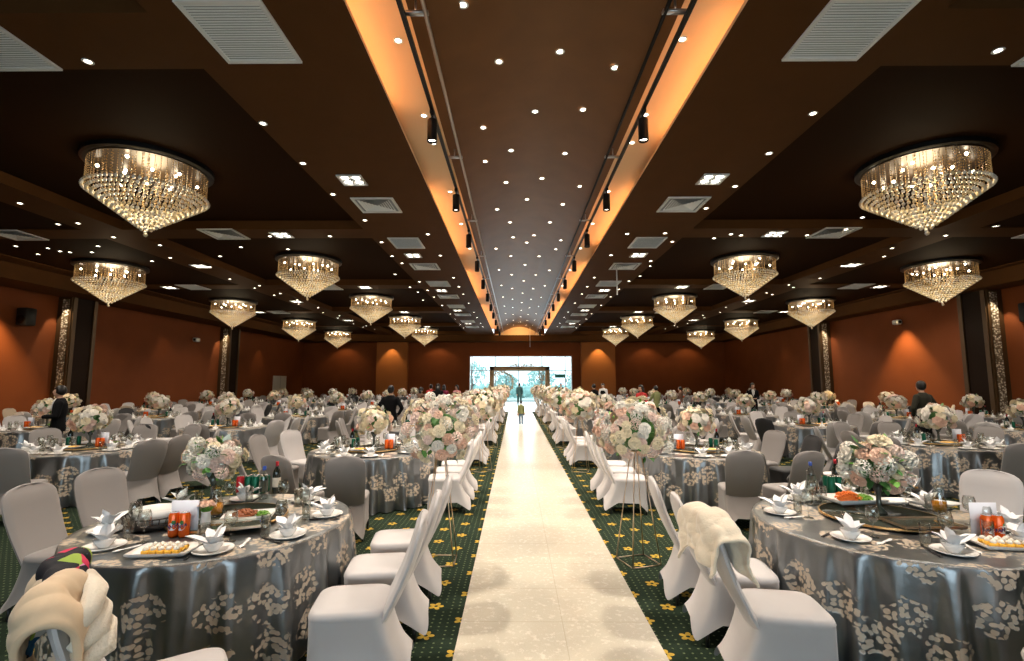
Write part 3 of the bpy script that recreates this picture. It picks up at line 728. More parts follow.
for x, y, z, label in ((XL + .12, 26.3, 4.1, 'small white camera on the left wall between two columns'), (XR - .12, 21.6, 4.45, 'small white camera high on the right wall above the glow')):
    t = empty('wall_camera', (x, y, z), 0, label, 'camera')
    mb = MB(); mb.box((0, 0, 0), (.22, .34, .2), bev=.03); mb.build('housing', 'white_paint', t)
    mb = MB(); mb.lathe([(0, .02), (.06, .02), (.07, 0)], 16, Matrix.Translation((0, -.17, 0)) @ Matrix.Rotation(PI / 2, 4, 'X')); mb.build('lens', 'speaker_black', t)
# ------------------------------------------------------------------ chairs in stretch covers
def chair_parts(detail=True):
    U = 48 if detail else 20
    def ring(v):
        """cover skirt ring; v = 0 at the seat, 1 at the feet"""
        pts = []
        hx = .222 + .018 * v; yf = .235 + .02 * v; yb = -.225 - .17 * v ** 1.4
        for k in range(U):
            a = 2 * PI * (k + .5) / U; ca, sa = math.cos(a), math.sin(a); e = .28
            x = abs(ca) ** e * (1 if ca > 0 else -1); y = abs(sa) ** e * (1 if sa > 0 else -1)
            mid = min(abs(abs(x) - 1), 1) if abs(y) > abs(x) else min(abs(abs(y) - 1), 1)   # 0 at corners
            side = 1 - max(0, min(abs(x), abs(y))) ** 2
            pinch = 1 - .10 * side * math.sin(PI * min(1, v * .9)) - .05 * side * v
            X = hx * x * pinch; Y = (yf if y > 0 else -yb) * y * pinch
            arch = .19 * (side ** 1.15) if v > 0 else 0
            z = .445 - (.445 - .012 - arch) * v
            pts.append((X, Y, z))
        return pts
    R = [ring(v) for v in ([0, .12, .25, .4, .55, .7, .82, .92, 1.0] if detail else [0, .35, .7, 1])]
    mb = MB(); mb.grid([r + [r[0]] for r in R]); skirt = mb
    # seat cushion
    mb = MB(); P = []
    for (s_, z) in ((1.0, .435), (1.02, .455), (.985, .478), (.90, .490), (.6, .496), (.0, .498)):
        P.append([(.222 * s_ * (abs(math.cos(a)) ** .35) * (1 if math.cos(a) > 0 else -1), .005 + .232 * s_ * (abs(math.sin(a)) ** .35) * (1 if math.sin(a) > 0 else -1), z)
                  for a in [2 * PI * (k + .5) / U for k in range(U + 1)]])
    mb.grid(P); seat = mb
    # backrest: crowned outline, padded, leaning back
    rows = [(.40, .205), (.50, .212), (.62, .220), (.75, .229), (.85, .230), (.915, .221), (.948, .200), (.972, .168), (.988, .128), (.997, .085), (1.001, .035)]
    if not detail: rows = [rows[i] for i in (0, 2, 4, 6, 8, 10)]
    n = 8 if detail else 4; mb = MB(); Fr = []; Bk = []
    for z, w in rows:
        v = (z - .40) / .60; yc = -.205 - .235 * v - .03 * math.sin(PI * v); th = .034 if z < .92 else .034 * max(.35, (1.012 - z) / .09)
        f = []; b = []
        for k in range(2 * n + 1):
            s_ = -1 + k / n; q = max(0, 1 - s_ ** 4) ** .5; zz = z
            f.append((w * s_, yc + .010 + th * q - .018 * (s_ * s_ - .5) * -1, zz)); b.append((w * s_, yc - .005 - .6 * th * q - .018 * (s_ * s_ - .5) * -1, zz))
        Fr.append(f); Bk.append(b)
    mb.grid(Fr); mb.grid([list(reversed(r)) for r in Bk])
    mb.add(Fr[-1] + Bk[-1], [(k, k + 1, 2 * n + 1 + k + 1, 2 * n + 1 + k) for k in range(2 * n)])
    for e in (0, -1):
        mb.grid([[Fr[i][e], Bk[i][e]] for i in range(len(rows))])
    back = mb
    return skirt, seat, back
def merge(*mbs):
    o = MB()
    for i in mbs: o.add(i.v, i.f)
    return o
CHM = {}
sk, se, bk = chair_parts(True)
lg = MB(); lg.tube([(0, 0, 0), (0, 0, .10)], .013, 8)
LEG = lg.mesh('leg', 'leg_metal')
for cov in ('satin_white', 'cover_shaded_grey', 'cover_black'):
    CHM[cov] = [sk.mesh('skirt', cov), se.mesh('seat', cov), bk.mesh('backrest', cov)]
fsk, fse, fbk = chair_parts(False)
for cov in ('satin_white', 'cover_shaded_grey', 'cover_black'): CHM['far_' + cov] = merge(fsk, fse, fbk).mesh('banquet_chair', cov)
REG = {}            # kind -> list of top-level repeats, for the count and sight checks at the end
def reg(kind, o): REG.setdefault(kind, []).append(o); return o
COVN = {'satin_white': 'white', 'cover_shaded_grey': 'grey-shaded', 'cover_black': 'black'}
TAKEN = []
for xp, dd in ((62, 10.6), (391, 13.7), (421, 21.5), (431, 25.2), (438, 21.7), (444, 25.2), (457, 25.2), (594, 24.6), (603, 28.6), (641, 17.9), (656, 21.6), (680, 25.2), (752, 21.7), (921, 12.3)):
    TAKEN.append((px_at(xp, 382, dd).x, dd, .42))
for cx_, cy_ in ((XL + .25, 18.9), (XL + .25, 29.2), (XR - .25, 17.6), (XR - .25, 27.0)): TAKEN.append((cx_, cy_, .85))
def chair(x, y, rz, cov, label, near):
    fx, fy = x + .10 * math.sin(rz), y - .10 * math.cos(rz)          # middle of its footprint
    if any((fx - u) ** 2 + (fy - w) ** 2 < r * r for u, w, r in TAKEN) or not XL + .5 < fx < XR - .5: return None
    if not near or len(TAKEN) > 60: 
        if any(abs(math.hypot(x - u[0], y - u[1])) < 1.24 for u in TABLE_XY): return None
    TAKEN.append((fx, fy, .47))
    if near:
        t = empty('banquet_chair', (x, y, 0), rz, label, 'chair', 'covered chairs round the banquet tables')
        for nm, me in zip(('skirt', 'seat', 'backrest'), CHM[cov]): inst(nm, me, t)
        for a in (-1, 1): inst('leg', LEG, t, (a * .205, .212, 0)); inst('leg', LEG, t, (a * .203, -.275, 0))
    else: t = inst('banquet_chair', CHM['far_' + cov], None, (x, y, 0), rz, label, 'chair', 'covered chairs round the banquet tables')
    return reg('banquet_chair', t)

# ------------------------------------------------------------------ tables under embroidered satin cloths
TR, TZ = .95, .765
def cloth_mesh(nf, na, seed):
    r_ = random.Random(seed); mb = MB(); ph = r_.uniform(0, 6)
    prof = [0, .3, .6, .85, .93, .952]
    rows = []; uvs = []
    def fold(a, v):
        return math.sin(nf * a + ph + 1.1 * math.sin(3 * a + ph)) * .6 + math.sin(nf * 1.62 * a + 2 * ph) * .28 + math.sin(5 * a + ph) * .3
    for r in prof:
        rows.append([(r * math.cos(2 * PI * k / na), r * math.sin(2 * PI * k / na), TZ) for k in range(na + 1)])
        uvs.append([(r * math.cos(2 * PI * k / na), r * math.sin(2 * PI * k / na)) for k in range(na + 1)])
    for d in (.012, .05, .12, .22, .34, .46, .58, .68, .752):
        v = min(1, d / .75); row = []; uv = []
        for k in range(na + 1):
            a = 2 * PI * (k % na) / na; f = fold(a, v)
            R = .957 + .040 * v ** .7 + .055 * (abs(f) ** .75 * (1 if f > 0 else -1)) * (v ** .6) + (.03 * max(0, v - .9) * 10 * f if v > .9 else 0)
            row.append((R * math.cos(a), R * math.sin(a), TZ - d)); uv.append((TR * 2 * PI * k / na + 3, 1.1 + d))
        rows.append(row); uvs.append(uv)
    mb.grid(rows); me = mb.mesh('tablecloth', 'satin_cloth')
    ul = me.uv_layers.new(name='UVMap'); flat = [u for r in uvs for u in r]
    li = np.empty(len(me.loops), dtype=np.int32); me.loops.foreach_get('vertex_index', li)
    ul.data.foreach_set('uv', np.array(flat, dtype=np.float32)[li].ravel()); return me
CL_N = [cloth_mesh(23, 420, 1), cloth_mesh(25, 420, 4)]; CL_F = [cloth_mesh(19, 150, 2), cloth_mesh(21, 150, 3)]
mb = MB(); mb.lathe([(0, .70), (.93, .70), (.94, .72), (.94, .745), (0, .755)], 32); TB_M = mb.mesh('table_board', 'table_board')
mb = MB(); mb.lathe([(0, 0), (.32, 0), (.33, .03), (.06, .08), (.05, .70), (0, .70)], 20); TP_M = mb.mesh('pedestal', 'dark_metal')

# ------------------------------------------------------------------ tableware
mb = MB(); mb.lathe([(0, .006), (.075, .006), (.115, .018), (.122, .022), (.120, .016), (.08, .001), (0, 0)], 36); PL = mb.mesh('plate', 'porcelain')
mb = MB(); mb.lathe([(0, .012), (.03, .014), (.052, .040), (.058, .060), (.061, .060), (.054, .034), (.034, .006), (.03, 0), (0, 0)], 28); BW = mb.mesh('bowl', 'porcelain')
def napkin_mesh(seed):
    r_ = random.Random(seed); mb = MB()
    for k, (az, ln, tilt, w) in enumerate(((0.2, .17, .15, .04), (1.0, .15, .55, .045), (2.4, .145, .50, .042), (3.4, .19, 1.0, .05), (4.6, .13, .6, .04), (5.6, .135, .7, .04))):
        az += r_.uniform(-.2, .2); d = Vector((math.cos(az) * math.sin(tilt), math.sin(az) * math.sin(tilt), math.cos(tilt)))
        sd = Vector((-math.sin(az), math.cos(az), 0)); nn = d.cross(sd)
        G = []
        for i in range(6):
            t = i / 5; ww = w * (.35 + 1.1 * t) * (1 - t) ** .55 * 1.5 + .002
            c_ = d * ln * t + Vector((0, 0, .0)); bend = Vector((math.cos(az), math.sin(az), 0)) * .035 * t * t
            G.append([c_ + bend + sd * ww * s_ + nn * (abs(s_) * .45 * ww) for s_ in (-1, -.5, 0, .5, 1)])
        mb.grid(G); mb.grid([[p + nn * -.003 for p in reversed(r)] for r in G])
    mb.lathe([(0, .055), (.022, .05), (.040, .03), (.044, .008), (.02, -.01), (0, -.012)], 14); return mb.mesh('napkin', 'napkin')
NK = [napkin_mesh(i) for i in range(3)]
mb = MB()
for k in range(4): mb.add([(-.03 + .01 * k, 0, 0), (.0 + .01 * k, .03, .02), (.02 * math.cos(k * 1.6), .02 * math.sin(k * 1.6), .15), (.03, -.02, .01), (.04 * math.cos(k * 1.6 + .8), .04 * math.sin(k * 1.6 + .8), .09)], [(0, 1, 2), (0, 2, 3), (1, 4, 3)])
mb.lathe([(0, .10), (.03, .05), (.035, 0), (0, 0)], 6); NK_F = mb.mesh('napkin', 'napkin', False)
def glass_prof(n, pr, name, m_='glass'): mb = MB(); mb.lathe(pr, n); return mb.mesh(name, m_)
WG_B = [(.0, .086), (.018, .090), (.034, .108), (.040, .135), (.036, .165), (.030, .185), (.0285, .185), (.0345, .165), (.0385, .135), (.0325, .110), (.017, .093), (0, .090)]
WG_S = [(0, 0), (.034, 0), (.034, .003), (.008, .007), (.0038, .02), (.0036, .075), (.008, .086), (0, .088)]
WGB = glass_prof(22, WG_B, 'glass_bowl'); WGS = glass_prof(18, WG_S, 'stem')
WGF = glass_prof(9, [(0, 0), (.033, .002), (.004, .01), (.004, .085), (.036, .11), (.040, .135), (.030, .185)], 'wine_glass', 'far_glass')
TU = glass_prof(20, [(0, 0), (.027, 0), (.030, .005), (.033, .145), (.0312, .145), (.0285, .012), (0, .010)], 'tumbler')
TUF = glass_prof(8, [(0, 0), (.029, .002), (.033, .14)], 'tumbler', 'far_glass')
mb = MB()
G = []
for i in range(9):
    t = i / 8; w = (.021 * math.sin(PI * min(1, t / .42)) if t < .38 else .007 + .006 * ((t - .38) / .62)); w = max(w, .004)
    G.append([(w * s_, t * .15, .008 - .008 * (1 - s_ * s_) * (1 if t < .38 else -.4) + .012 * t * t) for s_ in (-1, -.5, 0, .5, 1)])
mb.grid(G); mb.grid([[(p[0], p[1], p[2] - .003) for p in reversed(r)] for r in G]); SP = mb.mesh('spoon', 'porcelain')
mb = MB(); mb.tube([(-.006, 0, .005), (-.004, .23, .005)], [.0035, .0045], 6); mb.tube([(.006, 0, .005), (.006, .23, .005)], [.0035, .0045], 6); CS = mb.mesh('chopsticks', 'chopstick')
mb = MB(); mb.box((0, 0, .004), (.07, .13, .008), bev=.002); NP = mb.mesh('napkin_packet', 'card')

def bottle(kind, x, y, z, label, cat='bottle'):
    t = empty(kind, (x, y, z), 0, label, cat)
    if kind == 'wine_bottle':
        mb = MB(); mb.lathe([(0, 0), (.034, 0), (.037, .008), (.037, .19), (.032, .215), (.015, .245), (.0135, .27), (.0135, .30), (0, .30)], 24); mb.build('bottle_body', 'wine_glass_green', t)
        mb = MB(); mb.lathe([(.0142, .255), (.0148, .303), (.0, .304)], 18); mb.build('foil_cap', 'wine_foil', t)
        mb = MB(); mb.lathe([(.0376, .06), (.0376, .15)], 24); mb.build('bottle_label', 'bottle_label', t)
    elif kind == 'clear_bottle':
        mb = MB(); mb.lathe([(0, 0), (.036, 0), (.038, .01), (.038, .20), (.030, .225), (.014, .245), (.013, .285), (0, .285)], 24); mb.build('bottle_body', 'glass', t)
        mb = MB(); mb.lathe([(.0160, .262), (.0160, .298), (0, .300)], 18); mb.build('bottle_cap', 'blue_cap', t)
        mb = MB(); mb.lathe([(.0388, .07), (.0388, .17)], 24); mb.build('bottle_label', 'smoked_glass', t)
    else:
        mb = MB(); mb.lathe([(0, 0), (.030, 0), (.033, .01), (.034, .14), (.026, .17), (.013, .19), (.012, .22), (0, .22)], 20); mb.build('bottle_body', 'juice', t)
        mb = MB(); mb.lathe([(.0145, .205), (.0145, .228), (0, .229)], 16); mb.build('bottle_cap', 'white_paint', t)
    return t
CAN_P = [(0, .004), (.022, .004), (.025, 0), (.031, .010), (.033, .018), (.033, .128), (.027, .140), (.026, .145)]
mb = MB(); mb.lathe(CAN_P, 24); CANB = {k: mb.mesh('can_body', k) for k in ('can_orange', 'can_green', 'can_red')}
mb = MB(); mb.lathe([(.0265, .146), (.024, .143), (0, .143)], 18); CANL = mb.mesh('can_lid', 'can_lid')
mb = MB(); mb.lathe(CAN_P + [(0, .145)], 10); CANF = {k: mb.mesh('drink_can', k) for k in ('can_orange', 'can_green', 'can_red')}
def wrap_text(s_, size, r, zc, m_, name, tilt=0):
    cu = bpy.data.curves.new('lettering', 'FONT'); cu.body = s_; cu.size = size; cu.align_x = 'CENTER'; cu.align_y = 'CENTER'; cu.offset = .0012
    o = bpy.data.objects.new('tmp', cu); C.objects.link(o); dg = bpy.context.evaluated_depsgraph_get(); me = bpy.data.meshes.new_from_object(o.evaluated_get(dg))
    bpy.data.objects.remove(o); bpy.data.curves.remove(cu)
    for v in me.vertices:
        x, y = v.co.x, v.co.y; y += x * tilt; a = x / r - PI / 2; v.co = ((r + .0009) * math.cos(a), (r + .0009) * math.sin(a), zc + y)
    me.materials.clear(); me.materials.append(M[m_]); me.name = name; return me
CAN_TX = wrap_text('FANTA', .026, .0336, .068, 'can_logo', 'can_lettering', .25)
mb = MB()
G = [[(.0333 * math.cos(a), .0333 * math.sin(a), z) for a in [-PI / 2 + .62 * math.cos(q) * r for q in [PI * 2 * k / 20 for k in range(21)]][:1]] for r in (0,) for z in (0,)]
def wrap_disc(r0, rc, zc, sx, sz, m_, name, dx=0):
    mb = MB(); vs = [(0, 0)] + [(math.cos(2 * PI * k / 20), math.sin(2 * PI * k / 20)) for k in range(20)]
    pts = [(r0 * math.cos((dx + sx * u) / r0 - PI / 2), r0 * math.sin((dx + sx * u) / r0 - PI / 2), zc + sz * w) for u, w in vs]
    mb.add(pts, [(0, 1 + k, 1 + (k + 1) % 20) for k in range(20)]); return mb.mesh(name, m_)
CAN_W = wrap_disc(.0334, 0, .066, .031, .022, 'white_paint', 'logo_disc'); CAN_O = wrap_disc(.0335, 0, .064, .027, .018, 'can_orange', 'logo_ring'); CAN_LF = wrap_disc(.03345, 0, .092, .012, .012, 'can_leaf', 'logo_leaf', .01)
def can(kind, x, y, z, rz, label, near):
    if not near: return reg('drink_can', inst('drink_can', CANF[kind], None, (x, y, z), rz, label, 'drink can', 'drink cans on the tables'))
    t = empty('drink_can', (x, y, z), rz, label, 'drink can', 'drink cans on the tables'); b_ = inst('can_body', CANB[kind], t); inst('can_lid', CANL, t); t.scale = (1.08, 1.08, 1.15)
    if kind == 'can_orange':
        for nm, me in (('logo_disc', CAN_W), ('logo_leaf', CAN_LF), ('can_lettering', CAN_TX)): inst(nm, me, b_)
    return reg('drink_can', t)
# white sign card standing in a clear holder
mb = MB(); mb.box((0, 0, .115), (.15, .006, .22)); CARD = mb.mesh('card_sheet', 'card'); mb = MB(); mb.box((0, 0, .004), (.16, .07, .008), bev=.002); CARD_B = mb.mesh('card_base', 'glass')

# ------------------------------------------------------------------ flowers
def rose(seed, rings=((5, .020, .75), (6, .036, .45), (7, .052, .15)), name='rose_head', m_='rose_white'):
    r_ = random.Random(seed); mb = MB(); mb.ball((0, 0, .026), .016, 8, 6)
    for n, R, up in rings:
        o = r_.uniform(0, 6)
        for k in range(n):
            a = o + 2 * PI * k / n + r_.uniform(-.15, .15); w = R * .72
            G = []
            for i in range(4):
                t = i / 3; rr = .006 + R * (1.15 * t - .15 * t * t); z = .008 + .042 * up * math.sin(t * 1.9) + .012 * (1 - t)
                G.append([((rr - .012 * s_ * s_ * t) * math.cos(a) - s_ * w * (.35 + .65 * math.sin(PI * min(1, t * .62 + .12))) * math.sin(a), (rr - .012 * s_ * s_ * t) * math.sin(a) + s_ * w * (.35 + .65 * math.sin(PI * min(1, t * .62 + .12))) * math.cos(a), z + .012 * s_ * s_ + r_.uniform(-.002, .002)) for s_ in (-1, -.4, .4, 1)])
            mb.grid(G)
    return mb.mesh(name, m_)
COLS = ('rose_white', 'rose_cream', 'rose_blush', 'rose_white', 'rose_cream', 'rose_cream', 'rose_peach')
ROSES = {c_: [rose(i, m_=c_) for i in (1, 2)] for c_ in set(COLS)}
def hyd(seed, m_):
    r_ = random.Random(seed); mb = MB()
    for k in range(46):
        b = 1 - 1.5 * (k + .5) / 46; a = k * 2.4; q = (1 - b * b) ** .5; n_ = Vector((q * math.cos(a), q * math.sin(a), b)); p = n_ * .05 + Vector((0, 0, .02))
        s1 = n_.cross(Vector((.3, .2, .9))).normalized(); s2 = n_.cross(s1)
        for s_ in (1, -1): mb.add([p, p + s1 * .014 * s_ + s2 * .006 + n_ * .005, p + s1 * .006 * s_ + s2 * .015, p + s1 * .004 * s_ - s2 * .013 + n_ * .004], [(0, 1, 2), (0, 3, 1)])
    return mb.mesh('hydrangea_head', m_)
HYD = [hyd(1, 'rose_white'), hyd(2, 'rose_blush')]
def orient(n_):
    return Vector((0, 0, 1)).rotation_difference(n_).to_euler()
def leaf_mb(mb, p, d, ln, w):
    d = d.normalized(); s_ = d.cross(Vector((.1, .2, 1))).normalized(); n_ = s_.cross(d)
    mb.add([p, p + d * ln * .35 + s_ * w - n_ * .2 * w, p + d * ln * .4 + n_ * .1 * w, p + d * ln * .35 - s_ * w - n_ * .2 * w, p + d * ln * .75 + s_ * w * .6 - n_ * .3 * w, p + d * ln * .75 - s_ * w * .6 - n_ * .3 * w, p + d * ln - n_ * .5 * w],
           [(0, 1, 2), (0, 2, 3), (1, 4, 2), (2, 4, 6), (2, 6, 5), (2, 5, 3)])
def ball_layout(seed, n, rx, ry, rz_, zc, lo=-.75):
    r_ = random.Random(seed); out = []
    for k in range(n):
        b = lo + (1 - lo) * (k + .5) / n; a = k * 2.39996 + r_.uniform(-.25, .25); q = (1 - b * b) ** .5; n_ = Vector((q * math.cos(a), q * math.sin(a), b)); f = r_.uniform(.74, 1.2)
        out.append((Vector((n_.x * rx * f, n_.y * ry * f, zc + n_.z * rz_ * f)), n_, r_.uniform(.85, 1.25), r_.random(), r_.random()))
    return out
def flower_ball(parent, seed, n, rx, ry, rz_, zc, small=1.0, bright=True, pal=COLS):
    """individual heads and greenery as parts of an arrangement"""
    for p, n_, s_, u, w in ball_layout(seed, n, rx, ry, rz_, zc):
        if u < .22: me = HYD[int(w * 2)]; nm = 'hydrangea_head'
        else: me = ROSES[pal[int(w * len(pal)) % len(pal)]][int(u * 20) % 2]; nm = 'rose_head'
        o = inst(nm, me, parent, p); o.rotation_euler = orient(n_); o.scale = (s_ * small,) * 3
    r_ = random.Random(seed + 50)
    for nm, m_, cnt, ln in (('foliage', 'leaf_green', 30, .075), ('fresh_leaf', 'leaf_bright', 9, .09), ('dusty_leaf', 'leaf_dusty', 14, .09)):
        mb = MB()
        for p, n_, s_, u, w in ball_layout(seed + len(nm), cnt, rx * .92, ry * .92, rz_ * .92, zc, -.95):
            leaf_mb(mb, p, n_ + Vector((r_.uniform(-.7, .7), r_.uniform(-.7, .7), r_.uniform(-.5, .5))), ln * s_ * small * 1.1, .022 * s_ * small * 1.2)
        mb.build(nm, m_, parent)
    mb = MB(); mb.ball((0, 0, zc), 1, 12, 8, sc=(rx * .62, ry * .62, rz_ * .62)); mb.build('floral_foam', 'leaf_green', parent)
def far_ball_mesh(seed, n, rx, ry, rz_, zc):
    r_ = random.Random(seed); mb = MB()
    mats = ['rose_white', 'rose_cream', 'rose_blush', 'rose_peach', 'leaf_green']
    for p, n_, s_, u, w in ball_layout(seed, n, rx, ry, rz_, zc):
        mb.cur = 0 if u < .35 else 1 if u < .72 else 2 if u < .9 else 3
        s_ *= 1.25; T = Matrix.Translation(p) @ orient(n_).to_matrix().to_4x4() @ Matrix.Diagonal((s_, s_, s_, 1))
        for R, z, k0 in ((.050, .0, 6), (.034, .018, 5), (.018, .030, 5)):
            for k in range(k0):
                a = 2 * PI * k / k0 + R * 40; ca, sa = math.cos(a), math.sin(a); w_ = R * .75
                mb.add([(0, 0, z), (R * .6 * ca - w_ * sa, R * .6 * sa + w_ * ca, z + .018), (R * 1.2 * ca, R * 1.2 * sa, z + .012), (R * .6 * ca + w_ * sa, R * .6 * sa - w_ * ca, z + .018)], [(0, 3, 2, 1)], T)
    mb.cur = 4
    for p, n_, s_, u, w in ball_layout(seed + 9, n // 2, rx * .9, ry * .9, rz_ * .9, zc, -.9): leaf_mb(mb, p, n_ + Vector((u - .5, w - .5, .2)), .09, .028)
    mb.ball((0, 0, zc), 1, 10, 6, sc=(rx * .6, ry * .6, rz_ * .6)); return mb.mesh('flowers', mats)
FB_T = [far_ball_mesh(s_, 46, .23, .23, .19, .42) for s_ in (1, 2, 3)]      # table centrepiece
FB_S = [far_ball_mesh(s_, 90, .34, .34, .30, 1.33) for s_ in (4, 5)]        # aisle stand
mb = MB(); mb.lathe([(0, 0), (.055, 0), (.05, .02), (.018, .05), (.018, .16), (.06, .25), (.058, .25), (.012, .16), (0, .16)], 16); VASE = mb.mesh('vase', 'smoked_glass')
def stand_mesh():
    mb = MB(); b = .23; tp = .055; H = 1.12
    B = [Vector((b * math.cos(a), b * math.sin(a), .008)) for a in (.6, .6 + PI / 2, .6 + PI, .6 + 3 * PI / 2)]
    Tt = [Vector((tp * math.cos(a), tp * math.sin(a), H)) for a in (.6, .6 + PI / 2, .6 + PI, .6 + 3 * PI / 2)]
    for k in range(4): mb.tube([B[k], Tt[k]], .006, 6); mb.tube([B[k], B[(k + 1) % 4]], .005, 6); mb.tube([Tt[k], Tt[(k + 1) % 4]], .005, 6)
    mb.lathe([(0, H), (.07, H), (.075, H + .01), (0, H + .012)], 16); return mb.mesh('stand_frame', 'champagne_metal')
STAND = stand_mesh()
def flower_stand(x, y, rz, seed, label, near):
    t = empty('flower_stand', (x, y, .0), rz, label, 'flower stand', 'tall flower stands along the aisle')
    inst('stand_frame', STAND, t)
    if near: flower_ball(t, seed, 118, .34, .34, .31, 1.33, .98)
    else: inst('flowers', FB_S[seed % 2], t)
    return t
# ------------------------------------------------------------------ laying out the tables
ROWY = [4.0, 8.1, 12.0, 15.8, 19.5, 23.2, 26.9, 30.6, 34.3]
rl = random.Random(11)
tables = []     # x, y, side, column, row-in-column
for s_ in (-1, 1):
    for c_, (xc, off) in enumerate(((2.6, 0), (7.3, .1 if s_ < 0 else .9), (11.4, -.3), (14.9, .4))):
        rr = 0
        for r, y in enumerate(ROWY):
            if c_ == 1 and r < 1 or c_ == 2 and r < 2 or c_ == 3 and r < 2: continue
            if c_ == 0 and y > 31 or c_ > 1 and s_ > 0 and xc > 14 and r < 3: continue
            rr += 1; jit = 0 if c_ == 0 and r < 2 else 1
            xx = s_ * (xc - (.4 if c_ == 3 and s_ > 0 else 0) + jit * rl.uniform(-.1, .1))
            tables.append((xx, y + off + jit * rl.uniform(-.12, .12), s_, c_, rr))
TABLE_XY = [(u[0], u[1]) for u in tables]
COLN = ['by the aisle', 'in the second line', 'in the third line', 'by the wall']
def tname(s_, c_, r):
    sd = 'left' if s_ < 0 else 'right'
    return '%s table %s, %s' % (ORD[r], ('by the aisle', 'in line two', 'in line three', 'by the wall')[c_], sd)
SEATN = ['aisle-side front seat', 'aisle-side middle seat', 'aisle-side rear seat', 'rear seat nearer aisle', 'rear seat nearer wall', 'wall-side rear seat', 'wall-side middle seat', 'wall-side front seat', 'front seat nearer wall', 'front seat nearer aisle']
def seat_layout(a, rnd_, c_):
    """a: +1 when the aisle lies towards +x; (dx, dy, facing angle) of the ten seats"""
    L = [(1.30, -.70), (1.30, -.08), (1.30, .57), (.40, 1.46), (-.38, 1.48), (-1.33, .73), (-1.47, -.02), (-1.29, -.75), (-.42, -1.46), (.36, -1.48)]
    out = []
    for k, (dx, dy) in enumerate(L):
        if k > 2 or c_: dx += rnd_.uniform(-.05, .05); dy += rnd_.uniform(-.05, .05)
        X, Y = a * dx, dy
        if k < 3 and c_ == 0: rz = (PI / 2 if a > 0 else -PI / 2) + a * .14; X -= 0
        else: rz = math.atan2(-Y, -X) - PI / 2 + rnd_.uniform(-.12, .12)
        if k < 3 and c_ > 0: rz = math.atan2(-Y, -X) - PI / 2 + rnd_.uniform(-.1, .1)
        out.append((X, Y, rz))
    return out
def setting(tx, ty, ang, tn, sn, near, far, r0=.755, extras=True):
    """one place setting; ang = direction from the table's middle"""
    z = TZ + .001; ca, sa = math.cos(ang), math.sin(ang)
    x, y = tx + r0 * ca, ty + r0 * sa; rz = ang - PI / 2 + rl.uniform(-.2, .2)
    L = lambda w: '%s, %s, %s' % (w, sn, tn)
    reg('dinner_plate', inst('dinner_plate', PL if not far else PLF, None, (x, y, z), 0, L('white plate'), 'plate', 'white plates at the place settings'))
    reg('rice_bowl', inst('rice_bowl', BW if not far else BWF, None, (x, y, z + .0065), 0, L('small white bowl'), 'bowl', 'white bowls at the place settings'))
    reg('folded_napkin', inst('folded_napkin', NK[rl.randrange(3)] if not far else NK_F, None, (x, y, z + .030), rl.uniform(0, 6.28), L('white fan-folded napkin'), 'napkin', 'folded napkins in the bowls', scale=.82))
    tx_, ty_ = -sa, ca
    wx, wy = x - .19 * ca + .08 * tx_, y - .19 * sa + .08 * ty_
    if far: reg('wine_glass', inst('wine_glass', WGF, None, (wx, wy, z), 0, L('clear wine glass'), 'glass', 'wine glasses'))
    else:
        t = reg('wine_glass', empty('wine_glass', (wx, wy, z), 0, L('clear wine glass'), 'glass', 'wine glasses')); inst('glass_bowl', WGB, t); inst('stem', WGS, t); t.scale = (1.1, 1.1, 1.15)
    reg('tumbler', inst('tumbler', TU if not far else TUF, None, (x - .15 * ca - .07 * tx_, y - .15 * sa - .07 * ty_, z), 0, L('clear straight tumbler'), 'glass', 'straight tumblers'))
    if not far and extras:
        reg('soup_spoon', inst('soup_spoon', SP, None, (x + .155 * tx_ + .0 * ca, y + .155 * ty_, z), rz + rl.uniform(-.5, .5) + PI, L('white china spoon'), 'spoon', 'china spoons'))
        reg('chopsticks', inst('chopsticks', CS, None, (x - .135 * tx_ + .11 * ca, y - .135 * ty_ + .11 * sa, z), rz + PI + rl.uniform(-.1, .1), L('black chopsticks'), 'chopsticks', 'black chopsticks'))
mb = MB(); mb.lathe([(0, .006), (.09, .008), (.122, .022), (.10, .004), (0, 0)], 14); PLF = mb.mesh('dinner_plate', 'porcelain')
mb = MB(); mb.lathe([(0, .012), (.04, .02), (.060, .060), (.034, 0), (0, 0)], 10); BWF = mb.mesh('rice_bowl', 'porcelain')
mb = MB(); mb.lathe([(0, .0), (.10, 0), (.10, .018), (.42, .018), (.425, .028), (0, .030)], 40); LS_G = mb.mesh('glass_disc', 'smoked_glass')
mb = MB(); mb.lathe([(.418, .016), (.430, .016), (.430, .031), (.418, .031)], 40); LS_R = mb.mesh('rim', 'gold_metal')
mb = MB(); mb.box((0, 0, .012), (.30, .18, .02), bev=.008); CUSP = mb.mesh('platter', 'porcelain')
def dish_mesh():
    mb = MB()   # slightly dished rectangular plate
    G = []
    for r_, z in ((1.0, .030), (.99, .024), (.82, .008), (0.0, .008)):
        G.append([(.18 * r_ * x, .115 * r_ * y, z) for x, y in ((-1, -1), (0, -1.02), (1, -1), (1.02, 0), (1, 1), (0, 1.02), (-1, 1), (-1.02, 0), (-1, -1))])
    mb.grid(G); H = [[(p[0], p[1], p[2] - .006) for p in r] for r in G]; mb.grid([list(reversed(r)) for r in H]); mb.grid([H[0], G[0]]); return mb.mesh('platter', 'porcelain')
DISH = dish_mesh()
mb = MB(); mb.box((0, 0, 0), (.042, .042, .026), bev=.006); CUBE = mb.mesh('custard_square', 'custard')
mb = MB(); mb.lathe([(0, 0), (.017, .0), (.019, .008), (.010, .018), (0, .024)], 10); DOL = mb.mesh('cream_dollop', 'cream')
